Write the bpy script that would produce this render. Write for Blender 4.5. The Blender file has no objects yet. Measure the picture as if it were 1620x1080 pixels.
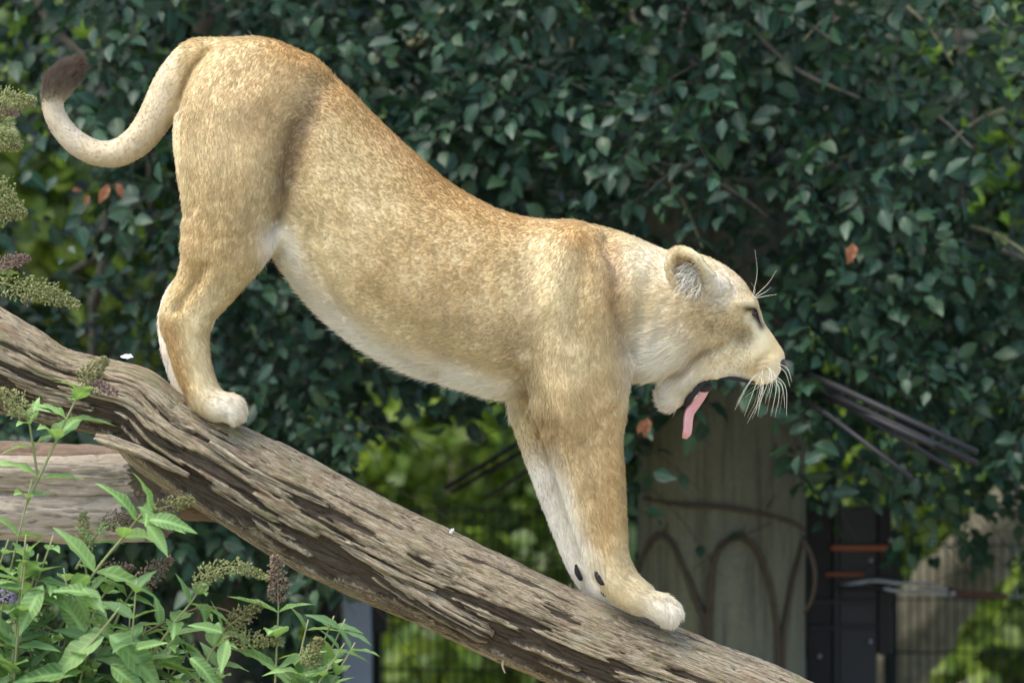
import bpy, math, random
import numpy as np
from mathutils import Matrix, Vector

# ------------------------------------------------------------------ camera, sky, sun, exposure
SC = bpy.context.scene
S = 0.0017            # metres per photograph pixel in the lioness' plane
D = 12.0              # camera distance
ZC = 1.60             # camera height
R = math.radians
cam = bpy.data.cameras.new("camera")
camo = bpy.data.objects.new("camera", cam)
SC.collection.objects.link(camo)
camo.location = (0, -D, ZC)
camo.rotation_euler = (R(90), 0, 0)
cam.sensor_width = 36
cam.lens = 36 * D / (1620 * S)
cam.clip_start = 0.5
cam.clip_end = 600
cam.dof.use_dof = True
cam.dof.focus_distance = D - 0.12
cam.dof.aperture_fstop = 2.4
SC.camera = camo

SUN_EL, SUN_AZ = 63.0, 208.0      # azimuth counted from +X towards +Y (sun high, on the left)
world = bpy.data.worlds.new("World")
SC.world = world
world.use_nodes = True
wn = world.node_tree
bg = wn.nodes["Background"]
sky = wn.nodes.new("ShaderNodeTexSky")
sky.sky_type = 'NISHITA'
sky.sun_disc = False
sky.sun_elevation = R(SUN_EL)
sky.sun_rotation = R(90 - SUN_AZ)
sky.air_density = 1.0
sky.dust_density = 2.0
sky.ozone_density = 1.0
wn.links.new(sky.outputs[0], bg.inputs[0])
bg.inputs[1].default_value = 0.15
sl = bpy.data.lights.new("sun", 'SUN')
sl.energy = 1.5
sl.angle = R(35)
sl.color = (1.0, 0.94, 0.83)
slo = bpy.data.objects.new("sun", sl)
SC.collection.objects.link(slo)
sd = Vector((math.cos(R(SUN_EL)) * math.cos(R(SUN_AZ)), math.cos(R(SUN_EL)) * math.sin(R(SUN_AZ)), math.sin(R(SUN_EL))))
slo.rotation_euler = sd.to_track_quat('Z', 'Y').to_euler()
slo.location = (-4, -3, 9)
SC.view_settings.view_transform = 'Standard'
SC.view_settings.look = 'None'
SC.view_settings.gamma = 1.0
SC.view_settings.exposure = 1.62
SC.cycles.max_bounces = 6
SC.cycles.diffuse_bounces = 3
SC.cycles.glossy_bounces = 2
SC.cycles.transmission_bounces = 3
SC.cycles.transparent_max_bounces = 4
SC.cycles.caustics_reflective = False
SC.cycles.caustics_refractive = False
SC.cycles_curves.shape = 'RIBBONS'
SC.cycles.use_denoising = True

rng = np.random.default_rng(11)
random.seed(5)
COL = SC.collection


# ------------------------------------------------------------------ helpers
def W(u, v, y=0.0):
    """world point at depth y that the photograph shows at pixel (u, v)"""
    k = (D + y) / D
    return Vector(((u - 810) * S * k, y, ZC + (540 - v) * S * k))


def tag(o, label=None, cat=None, group=None, kind=None):
    if label: o["label"] = label
    if cat: o["category"] = cat
    if group: o["group"] = group
    if kind: o["kind"] = kind
    return o


def empty(name, loc=(0, 0, 0)):
    o = bpy.data.objects.new(name, None)
    o.empty_display_size = 0.1
    o.location = loc
    COL.objects.link(o)
    return o


def npmesh(name, verts, faces, mat=None, smooth=True, attrs=None):
    """verts (n,3); faces: array (m,k) with one k, or a list of such arrays"""
    me = bpy.data.meshes.new(name)
    verts = np.asarray(verts, np.float32)
    fl = faces if isinstance(faces, list) else [faces]
    fl = [np.asarray(f, np.int32) for f in fl if len(f)]
    loops = np.concatenate([f.ravel() for f in fl])
    tot = np.concatenate([np.full(len(f), f.shape[1], np.int32) for f in fl])
    start = np.concatenate([[0], np.cumsum(tot)[:-1]]).astype(np.int32)
    me.vertices.add(len(verts)); me.vertices.foreach_set("co", verts.ravel())
    me.loops.add(len(loops)); me.loops.foreach_set("vertex_index", loops)
    me.polygons.add(len(tot)); me.polygons.foreach_set("loop_start", start)
    if attrs:
        for an, (typ, arr) in attrs.items():
            a = me.attributes.new(an, typ, 'POINT')
            arr = np.asarray(arr, np.float32)
            a.data.foreach_set({'FLOAT': 'value', 'FLOAT_VECTOR': 'vector', 'FLOAT_COLOR': 'color'}[typ], arr.ravel())
    me.update(calc_edges=True)
    me.validate()
    if smooth:
        me.polygons.foreach_set("use_smooth", np.ones(len(me.polygons), bool))
    if mat: me.materials.append(mat)
    return me


def obj(name, me, parent=None, loc=None):
    o = bpy.data.objects.new(name, me)
    COL.objects.link(o)
    if parent is not None:
        o.parent = parent
        o.matrix_parent_inverse = Matrix.Translation(-parent.location) if parent.parent is None else Matrix.Translation(-parent.location)
    if loc is not None: o.location = loc
    return o


def hash3(ix, iy, iz, seed):
    h = (ix.astype(np.uint32) * np.uint32(374761393) + iy.astype(np.uint32) * np.uint32(668265263)
         + iz.astype(np.uint32) * np.uint32(2147483647) + np.uint32(seed * 1274126177 & 0xffffffff))
    h = (h ^ (h >> np.uint32(13))) * np.uint32(1274126177)
    h = h ^ (h >> np.uint32(16))
    return h


def noise(x, y, z, seed=0):
    """gradient noise, about -1..1, vectorised"""
    x, y, z = np.broadcast_arrays(np.asarray(x, np.float32), np.asarray(y, np.float32), np.asarray(z, np.float32))
    xi, yi, zi = np.floor(x), np.floor(y), np.floor(z)
    xf, yf, zf = x - xi, y - yi, z - zi
    xi, yi, zi = xi.astype(np.int64), yi.astype(np.int64), zi.astype(np.int64)
    f = lambda t: t * t * t * (t * (t * 6 - 15) + 10)
    fu, fv, fw = f(xf), f(yf), f(zf)
    out = 0
    for a in (0, 1):
        for b in (0, 1):
            for c in (0, 1):
                h = hash3(xi + a, yi + b, zi + c, seed)
                gx = (h & np.uint32(255)).astype(np.float32) / 127.5 - 1
                gy = ((h >> np.uint32(8)) & np.uint32(255)).astype(np.float32) / 127.5 - 1
                gz = ((h >> np.uint32(16)) & np.uint32(255)).astype(np.float32) / 127.5 - 1
                d = gx * (xf - a) + gy * (yf - b) + gz * (zf - c)
                out = out + d * (fu if a else 1 - fu) * (fv if b else 1 - fv) * (fw if c else 1 - fw)
    return out * 1.3


def fbm(x, y, z, seed=0, octs=3):
    s, a = 0, 1.0
    for i in range(octs):
        s = s + a * noise(x * 2 ** i, y * 2 ** i, z * 2 ** i, seed + i * 7)
        a *= 0.5
    return s


def catmull(P, n):
    P = np.asarray(P, float)
    Q = np.vstack([2 * P[0] - P[1], P, 2 * P[-1] - P[-2]])
    out = []
    for i in range(1, len(Q) - 2):
        t = np.linspace(0, 1, n, endpoint=False)[:, None]
        a, b, c, d = Q[i - 1], Q[i], Q[i + 1], Q[i + 2]
        out.append(0.5 * ((2 * b) + (-a + c) * t + (2 * a - 5 * b + 4 * c - d) * t ** 2 + (-a + 3 * b - 3 * c + d) * t ** 3))
    out.append(P[-1:])
    return np.vstack(out)


def tube(path, rad, sides=8, caps=True, wob=0, seed=0):
    """verts, quads, tris of a tapering tube along path (n,3) with radii (n)"""
    path = np.asarray(path, float); n = len(path)
    rad = np.broadcast_to(np.asarray(rad, float), (n,)).copy()
    T = np.gradient(path, axis=0); T /= np.linalg.norm(T, axis=1)[:, None] + 1e-12
    ref = np.array([0.31, 0.87, 0.38]); N = []
    nrm = np.cross(T[0], ref); nrm /= np.linalg.norm(nrm)
    for i in range(n):
        nrm = nrm - T[i] * nrm.dot(T[i]); nrm /= np.linalg.norm(nrm) + 1e-12
        N.append(nrm)
    N = np.array(N); B = np.cross(T, N)
    a = np.linspace(0, 2 * np.pi, sides, endpoint=False)
    ring = np.cos(a)[None, :, None] * N[:, None] + np.sin(a)[None, :, None] * B[:, None]
    rr = rad[:, None] * np.ones(sides)
    if wob:
        rr = rr * (1 + wob * noise(np.arange(n)[:, None] * 0.35, np.cos(a)[None] * 1.5 + seed * 3.1, np.sin(a)[None] * 1.5, seed))
    v = (path[:, None] + ring * rr[..., None]).reshape(-1, 3)
    i = np.arange(n - 1)[:, None]; j = np.arange(sides)[None]
    q = np.stack([i * sides + j, i * sides + (j + 1) % sides, (i + 1) * sides + (j + 1) % sides, (i + 1) * sides + j], -1).reshape(-1, 4)
    tr = np.zeros((0, 3), int)
    if caps:
        v = np.vstack([v, path[0], path[-1]])
        jj = np.arange(sides)
        tr = np.vstack([np.stack([(jj + 1) % sides, jj, np.full(sides, len(v) - 2)], 1),
                        np.stack([(n - 1) * sides + jj, (n - 1) * sides + (jj + 1) % sides, np.full(sides, len(v) - 1)], 1)])
    return v, q, tr


def tube_mesh(name, path, rad, mat, sides=8, **k):
    v, q, t = tube(path, rad, sides, **k)
    return npmesh(name, v, [q, t], mat)


def ellipsoid(name, c, r, mat, rot=None, seg=20, rings=12, fn=None):
    th = np.linspace(0, np.pi, rings + 1); ph = np.linspace(0, 2 * np.pi, seg, endpoint=False)
    v = np.stack([np.sin(th)[:, None] * np.cos(ph), np.sin(th)[:, None] * np.sin(ph), np.cos(th)[:, None] * np.ones(seg)], -1).reshape(-1, 3)
    if fn is not None: v = fn(v)
    v = v * np.asarray(r)
    if rot is not None: v = v @ np.array(rot.to_3x3()).T
    v = v + np.asarray(c)
    i = np.arange(rings)[:, None]; j = np.arange(seg)[None]
    q = np.stack([i * seg + j, (i + 1) * seg + j, (i + 1) * seg + (j + 1) % seg, i * seg + (j + 1) % seg], -1).reshape(-1, 4)
    return npmesh(name, v, q, mat)


def box_arr(lo, hi, bev=0.0):
    lo, hi = np.asarray(lo, float), np.asarray(hi, float)
    v = np.array([[x, y, z] for x in (0, 1) for y in (0, 1) for z in (0, 1)], float) * (hi - lo) + lo
    f = np.array([[0, 1, 3, 2], [4, 6, 7, 5], [0, 4, 5, 1], [2, 3, 7, 6], [0, 2, 6, 4], [1, 5, 7, 3]])
    return v, f


def bevel_box(name, lo, hi, mat, b=0.004):
    import bmesh
    v, f = box_arr(lo, hi)
    bm = bmesh.new()
    vs = [bm.verts.new(p) for p in v]
    for q in f: bm.faces.new([vs[i] for i in q])
    bm.normal_update()
    bmesh.ops.recalc_face_normals(bm, faces=bm.faces)
    bmesh.ops.bevel(bm, geom=bm.edges[:], offset=b, segments=2, affect='EDGES', profile=0.5)
    me = bpy.data.meshes.new(name); bm.to_mesh(me); bm.free()
    me.materials.append(mat)
    return me


# ------------------------------------------------------------------ materials
class NT:
    def __init__(s, name):
        s.m = bpy.data.materials.new(name); s.m.use_nodes = True
        s.t = s.m.node_tree; s.n = s.t.nodes
        s.b = s.n["Principled BSDF"]; s.out = s.n["Material Output"]

    def add(s, typ, **k):
        n = s.n.new("ShaderNode" + typ)
        for a, b in k.items():
            if a.startswith("i_"):
                key = a[2:]; key = int(key) if key.isdigit() else key.replace("_", " ")
                if hasattr(b, "bl_rna") and isinstance(b, bpy.types.NodeSocket): s.t.links.new(b, n.inputs[key])
                else: n.inputs[key].default_value = b
            else: setattr(n, a, b)
        return n

    def link(s, a, b): s.t.links.new(a, b)

    def mix(s, f, a, b, mode='MIX'):
        n = s.n.new("ShaderNodeMix"); n.data_type = 'RGBA'; n.blend_type = mode
        for ix, val in ((0, f), (6, a), (7, b)):
            if isinstance(val, bpy.types.NodeSocket): s.link(val, n.inputs[ix])
            else: n.inputs[ix].default_value = val if ix == 0 else (*val, 1)
        return n.outputs[2]

    def ramp(s, f, stops):
        n = s.n.new("ShaderNodeValToRGB")
        e = n.color_ramp.elements
        while len(e) < len(stops): e.new(0.5)
        for i, (p, c) in enumerate(stops):
            e[i].position = p; e[i].color = (*c, 1) if len(c) == 3 else c
        s.link(f, n.inputs[0])
        return n.outputs[0]

    def noise(s, vec, scale, detail=3, rough=0.6, dist=0.0):
        n = s.n.new("ShaderNodeTexNoise")
        n.inputs["Scale"].default_value = scale; n.inputs["Detail"].default_value = detail
        n.inputs["Roughness"].default_value = rough; n.inputs["Distortion"].default_value = dist
        if vec is not None: s.link(vec, n.inputs["Vector"])
        return n.outputs[0]

    def scale(s, vec, xyz):
        n = s.n.new("ShaderNodeMapping"); n.inputs["Scale"].default_value = xyz
        s.link(vec, n.inputs[0]); return n.outputs[0]

    def bump(s, h, strength=0.3, dist=0.01):
        n = s.n.new("ShaderNodeBump"); n.inputs["Strength"].default_value = strength; n.inputs["Distance"].default_value = dist
        s.link(h, n.inputs["Height"]); s.link(n.outputs[0], s.b.inputs["Normal"])

    def attr(s, name): 
        n = s.n.new("ShaderNodeAttribute"); n.attribute_name = name; return n

    def obj(s): return s.n.new("ShaderNodeTexCoord").outputs["Object"]

    def base(s, c): 
        if isinstance(c, bpy.types.NodeSocket): s.link(c, s.b.inputs["Base Color"])
        else: s.b.inputs["Base Color"].default_value = (*c, 1)

    def set(s, **k):
        for a, b in k.items(): s.b.inputs[a.replace("_", " ")].default_value = b


def plain(name, c, rough=0.6, spec=0.4, nscale=30, var=0.25, metal=0):
    t = NT(name)
    f = t.noise(t.obj(), nscale, 4)
    t.base(t.mix(f, tuple(x * (1 - var) for x in c), tuple(min(1, x * (1 + var)) for x in c)))
    t.set(Roughness=rough, Metallic=metal)
    t.b.inputs["Specular IOR Level"].default_value = spec
    return t.m


def leaf_mat(name, c1, c2, c3, trans=(0.1, 0.2, 0.03), tf=0.3, rough=0.4, spec=0.5, perobj=False, veins=0.0):
    t = NT(name)
    g = t.n.new("ShaderNodeNewGeometry")
    oi = t.n.new("ShaderNodeObjectInfo")
    rnd = oi.outputs["Random"] if perobj else g.outputs["Random Per Island"]
    c = t.ramp(rnd, [(0.0, c1), (0.55, c2), (1.0, c3)])
    f = t.noise(t.obj(), 45, 2)
    c = t.mix(0.35, c, t.mix(f, tuple(x * 0.5 for x in c2), tuple(x * 1.6 for x in c2)))
    if veins:
        a = t.attr("lv")
        sep = t.n.new("ShaderNodeSeparateXYZ"); t.link(a.outputs["Vector"], sep.inputs[0])
        ab = t.add("Math", operation='ABSOLUTE'); t.link(sep.outputs[1], ab.inputs[0])
        # side veins run forward from the midrib
        m1 = t.add("Math", operation='MULTIPLY_ADD'); t.link(ab.outputs[0], m1.inputs[0]); m1.inputs[1].default_value = -0.42; t.link(sep.outputs[0], m1.inputs[2])
        m2 = t.add("Math", operation='MULTIPLY'); t.link(m1.outputs[0], m2.inputs[0]); m2.inputs[1].default_value = 62.0
        sn = t.add("Math", operation='SINE'); t.link(m2.outputs[0], sn.inputs[0])
        p = t.ramp(sn.outputs[0], [(0.75, (0, 0, 0)), (1.0, (1, 1, 1))])
        mid = t.ramp(ab.outputs[0], [(0.03, (1, 1, 1)), (0.09, (0, 0, 0))])
        vv = t.mix(1.0, p, mid, 'LIGHTEN')
        c = t.mix(t.mix(1.0, vv, (veins,) * 3, 'MULTIPLY'), c, tuple(min(1, x * 1.9 + 0.02) for x in c2))
        t.bump(vv, 0.35, 0.0012)
    t.base(c)
    t.set(Roughness=rough)
    t.b.inputs["Specular IOR Level"].default_value = spec
    tr = t.add("BsdfTranslucent"); tr.inputs[0].default_value = (*trans, 1)
    mx = t.add("MixShader"); mx.inputs[0].default_value = tf
    t.link(t.b.outputs[0], mx.inputs[1]); t.link(tr.outputs[0], mx.inputs[2]); t.link(mx.outputs[0], t.out.inputs[0])
    return t.m


# ------------------------------------------------------------------ setting: ground
t = NT("bounce_ground")  # ground lies out of view; pale sandy colour chosen to bounce light upward
c = t.ramp(t.noise(t.obj(), 1.3, 6, .7), [(.30, (.14, .14, .06)), (.42, (.36, .31, .20)), (.75, (.48, .42, .30))])
t.base(c); t.set(Roughness=.9); t.bump(t.noise(t.obj(), 40, 5, .7), .6, .03)
g = np.linspace(-1, 1, 61); g = np.sign(g) * np.abs(g) ** 2.2 * 260
gx, gy = np.meshgrid(g, g, indexing='ij')
gz = .05 * noise(gx * .35, gy * .35, 0 * gx, 5) * (np.hypot(gx, gy) < 60) - .02
i = np.arange(60)[:, None]; j = np.arange(60)[None]
gq = np.stack([i * 61 + j, (i + 1) * 61 + j, (i + 1) * 61 + j + 1, i * 61 + j + 1], -1).reshape(-1, 4)
tag(obj("ground", npmesh("ground", np.stack([gx, gy, gz], -1).reshape(-1, 3), gq, t.m)), "unseen sandy ground with sparse grass, made pale to bounce light up", kind="structure")


# ------------------------------------------------------------------ leaf meshes
def leaf_shape(L=1.0, width=.3, rows=6, point=1.0, fold=.18, arch=.25, wave=0.0, widest=.42, seed=0):
    """an oval leaf along +X, up = +Z, base at the origin; returns verts, quads, leaf coordinates"""
    x = np.linspace(0, 1, rows + 1)
    w = np.where(x < widest, np.sin(.5 * np.pi * x / widest) ** .8, np.cos(.5 * np.pi * (x - widest) / (1 - widest)) ** point)
    w = np.maximum(w, .012) * width
    v, lv = [], []
    for k, (a, b) in enumerate(zip(x, w)):
        for s in (-1, 0, 1):
            z = -arch * a * a + fold * b * abs(s) + wave * math.sin(a * 17 + s * 1.4 + seed) * abs(s) * b
            v.append((a, s * b, z)); lv.append((a, s * b / width * .35, 0))
    v = np.array(v) * L
    i = np.arange(rows)[:, None]; j = np.arange(2)[None]
    q = np.stack([i * 3 + j, (i + 1) * 3 + j, (i + 1) * 3 + j + 1, i * 3 + j + 1], -1).reshape(-1, 4)
    return v, q, np.array(lv)


def frames(d, n):
    """rotation matrices with x along d and z near n"""
    d = d / (np.linalg.norm(d, axis=1)[:, None] + 1e-9)
    y = np.cross(n, d); y /= np.linalg.norm(y, axis=1)[:, None] + 1e-9
    z = np.cross(d, y)
    return np.stack([d, y, z], -1)


def scatter(name, shape, pos, rot, size, mat):
    v, q, lv = shape
    n = len(pos)
    vv = np.einsum('nij,kj->nki', rot, v) * size[:, None, None] + pos[:, None]
    qq = q[None] + (np.arange(n) * len(v))[:, None, None]
    return npmesh(name, vv.reshape(-1, 3), qq.reshape(-1, 4), mat, attrs={"lv": ('FLOAT_VECTOR', np.tile(lv, (n, 1)))})


def place(name, me, pos, rot, size, parent):
    o = bpy.data.objects.new(name, me); COL.objects.link(o); o.parent = parent
    m = Matrix([[*(rot[a] * size), pos[a]] for a in range(3)] + [[0, 0, 0, 1]])
    o.matrix_parent_inverse = Matrix.Translation(-parent.location) if parent.parent is None else Matrix.Identity(4)
    o.matrix_basis = m
    return o


def unit(a): return a / (np.linalg.norm(a, axis=-1, keepdims=True) + 1e-9)


def px_of(p):
    k = D / (D + p[:, 1])
    return 810 + p[:, 0] / S * k, 540 - (p[:, 2] - ZC) / S * k


# how much dark foliage the photograph shows: openings as (u, v, ru, rv, strength)
GAPS = [(30, 270, 85, 75, .97), (15, 200, 60, 80, .92), (110, 300, 70, 80, .8), (60, 400, 110, 80, .8), (200, 420, 70, 70, .75), (240, 330, 36, 60, .7), (15, 50, 30, 100, .7), (20, 140, 45, 60, .85), (110, 480, 90, 40, .7), (220, 500, 40, 40, .6), (470, 470, 40, 40, .4),
        (720, 700, 120, 85, .93), (660, 640, 60, 40, .6), (800, 660, 70, 60, .9), (600, 690, 40, 40, .5), (760, 820, 140, 60, .97), (700, 1010, 200, 110, 1.0), (850, 1000, 200, 160, 1.0),
        (1140, 900, 165, 330, .97), (1340, 950, 110, 190, 1.0), (1520, 980, 180, 130, .99), (1560, 850, 100, 60, .75), (1475, 760, 50, 60, .45), (1400, 690, 90, 60, .35), (1470, 690, 90, 40, .4),
        (1590, 60, 50, 100, .7), (1580, 250, 60, 70, .7), (1540, 300, 40, 40, .6), (1490, 60, 40, 50, .5), (80, 30, 60, 50, .5), (330, 20, 40, 30, .3), (1600, 420, 40, 60, .3), (1430, 800, 40, 50, .5), (1600, 760, 60, 40, .6),
        (560, 1010, 60, 90, .95), (760, 925, 100, 60, .9)]


def open_at(u, v):
    o = np.zeros(len(u))
    for a, b, ru, rv, s in GAPS:
        o = np.maximum(o, s * np.clip(2.0 - 1.6 * np.sqrt(((u - a) / ru) ** 2 + ((v - b) / rv) ** 2), 0, 1))
    return o


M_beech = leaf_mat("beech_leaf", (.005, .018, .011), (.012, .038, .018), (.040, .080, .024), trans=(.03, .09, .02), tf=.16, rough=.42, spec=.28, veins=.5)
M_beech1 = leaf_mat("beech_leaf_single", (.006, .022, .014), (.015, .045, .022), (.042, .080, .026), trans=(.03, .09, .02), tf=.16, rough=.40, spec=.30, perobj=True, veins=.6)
M_inner = leaf_mat("inner_leaf_shade", (.004, .012, .008), (.007, .020, .012), (.012, .030, .014), trans=(.02, .06, .012), tf=.12, rough=.5, spec=.3)  # darker copy of the beech leaf, crown shade put into its colour
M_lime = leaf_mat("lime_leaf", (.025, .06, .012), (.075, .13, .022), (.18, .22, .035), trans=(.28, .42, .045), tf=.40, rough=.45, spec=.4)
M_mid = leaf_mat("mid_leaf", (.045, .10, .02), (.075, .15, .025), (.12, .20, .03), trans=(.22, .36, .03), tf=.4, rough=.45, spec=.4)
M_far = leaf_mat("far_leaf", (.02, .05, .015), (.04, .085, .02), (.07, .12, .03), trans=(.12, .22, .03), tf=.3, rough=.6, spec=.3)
t = NT("smooth_bark"); f = t.noise(t.scale(t.obj(), (1, 1, .35)), 22, 5, .65)
t.base(t.ramp(f, [(.3, (.05, .045, .035)), (.6, (.11, .10, .075)), (.8, (.17, .15, .10))])); t.set(Roughness=.85); t.bump(f, .4, .006); M_bark = t.m
t = NT("lichen_bark"); f = t.noise(t.obj(), 30, 5, .65)
t.base(t.ramp(f, [(.3, (.09, .085, .05)), (.55, (.20, .19, .10)), (.8, (.30, .29, .14))])); t.set(Roughness=.85); t.bump(f, .4, .005); M_lichen = t.m
M_twig = plain("dark_twig", (.030, .026, .020), .85, .15, 40, .4)
M_dead = leaf_mat("dead_leaf", (.22, .09, .045), (.34, .15, .075), (.42, .20, .11), trans=(.4, .15, .06), tf=.3, rough=.6, spec=.3, perobj=True)

BEECH = [leaf_shape(1, .31, 6, 1.0, .28, .26, .16, .47, 0), leaf_shape(1, .27, 6, 1.1, .34, .12, .20, .42, 2)]


def sprays(n, urange, vrange, y0, depth, rngs, drop=True, main=(.55, -.55, -.28), jit=.5, scale=1.0):
    """beech twigs with two ranks of leaves; returns twig lines and leaf transforms"""
    u = rngs.uniform(*urange, n); v = rngs.uniform(*vrange, n)
    y = y0 + .45 * noise(u / 230, v / 230, 0 * u, 77) + depth * rngs.random(n) ** 1.7
    if drop:
        k = rngs.random(n) > open_at(u, v)
        u, v, y = u[k], v[k], y[k]
    n = len(u); kk = (D + y) / D
    P = np.stack([(u - 810) * S * kk, y, ZC + (540 - v) * S * kk], 1)
    sgn = np.where(noise(u / 400, v / 300, 0 * u, 19) + .25 * rngs.normal(size=n) > -.1, 1, -1)
    d = np.array(main) * np.stack([sgn, np.ones(n), np.ones(n)], 1) + jit * rngs.normal(size=(n, 3)) * [1, .6, .5]
    d = unit(d)
    L = rngs.uniform(.18, .44, n) * scale
    nl = 9
    tl_ = (.45 + .75 * noise(u / 260, v / 200, 0 * u, 91))[:, None]
    up = unit(np.array([0, -1, 0]) * tl_ + np.array([-.12, 0, .85]) + .30 * rngs.normal(size=(n, 3)))
    up = unit(up - d * (up * d).sum(1)[:, None])
    side = np.cross(up, d)
    lines, pos, dirs, ups, size = [], [], [], [], []
    for i in range(nl):
        f = (i + .6) / nl
        p = P + d * (L * f)[:, None] + np.array([0, 0, -1]) * (.25 * L * f * f)[:, None]
        s_ = (1 if i % 2 else -1) * (1 - .85 * (i == nl - 1))
        dd = unit(d * .62 + side * s_ * .8 + np.array([0, 0, -.22]) + .22 * rngs.normal(size=(n, 3)))
        nn = unit(up + .58 * rngs.normal(size=(n, 3)))
        pos.append(p + dd * .006); dirs.append(dd); ups.append(nn)
        size.append((.040 + .056 * rngs.random(n) ** 1.3) * (1 + .45 * noise(u / 330, v / 330, 0 * u, 55)) * (1 - .25 * abs(f - .55)) * scale)
    T = np.stack([P, P + d * (L * .5)[:, None] - [0, 0, 1] * (.25 * L * .25)[:, None], P + d * L[:, None] - [0, 0, 1] * (.25 * L)[:, None]], 1)
    pos, dirs, ups, size = np.concatenate(pos), np.concatenate(dirs), np.concatenate(ups), np.concatenate(size)
    return T, pos, frames(dirs, ups), size


def twig_mesh(name, T, r, mat):
    """thin three-sided twigs as one mesh"""
    n = len(T); a = np.array([0, 2.1, 4.2]); off = np.stack([np.cos(a), 0 * a, np.sin(a)], 1)
    rr = np.array([1, .75, .35]) * r
    v = T[:, :, None, :] + off[None, None] * rr[None, :, None, None]
    b = (np.arange(n) * 9)[:, None]
    q = np.concatenate([b + np.array([[i * 3 + j, i * 3 + (j + 1) % 3, (i + 1) * 3 + (j + 1) % 3, (i + 1) * 3 + j]]) for i in (0, 1) for j in (0, 1, 2)], 0)
    return npmesh(name, v.reshape(-1, 3), q.reshape(-1, 4), mat)


def limb(name, pts, r0, r1, mat, parent, sides=9, seed=0, wob=.25):
    p = catmull(np.array(pts, float), 6)
    return obj(name, tube_mesh(name, p, np.linspace(r0, r1, len(p)), mat, sides, wob=wob, seed=seed), parent)


def px_line(pts): return [tuple(W(u, v, y)) for u, v, y in pts]


def clump_crown(n, blobs, rngs, size, leanz=.4):
    """leaves through the volume of several uneven lobes; blobs: (centre, radii)"""
    c = np.array([b[0] for b in blobs]); r = np.array([b[1] for b in blobs])
    vol = r.prod(1); k = rngs.choice(len(blobs), n, p=vol / vol.sum())
    d = unit(rngs.normal(size=(n, 3))); rad = rngs.random(n) ** .45
    p = c[k] + d * rad[:, None] * r[k]
    keep = noise(p[:, 0] * 2.6, p[:, 1] * 2.6, p[:, 2] * 2.6, 8) > -.18
    p, d = p[keep], d[keep]; n = len(p)
    dr = unit(d * .5 + rngs.normal(size=(n, 3)) * .7 + [0, 0, -.35])
    nn = unit(np.array([0, -.2, 1]) + .6 * rngs.normal(size=(n, 3)) + d * leanz)
    return p, frames(dr, nn), rngs.uniform(*size, n)


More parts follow.
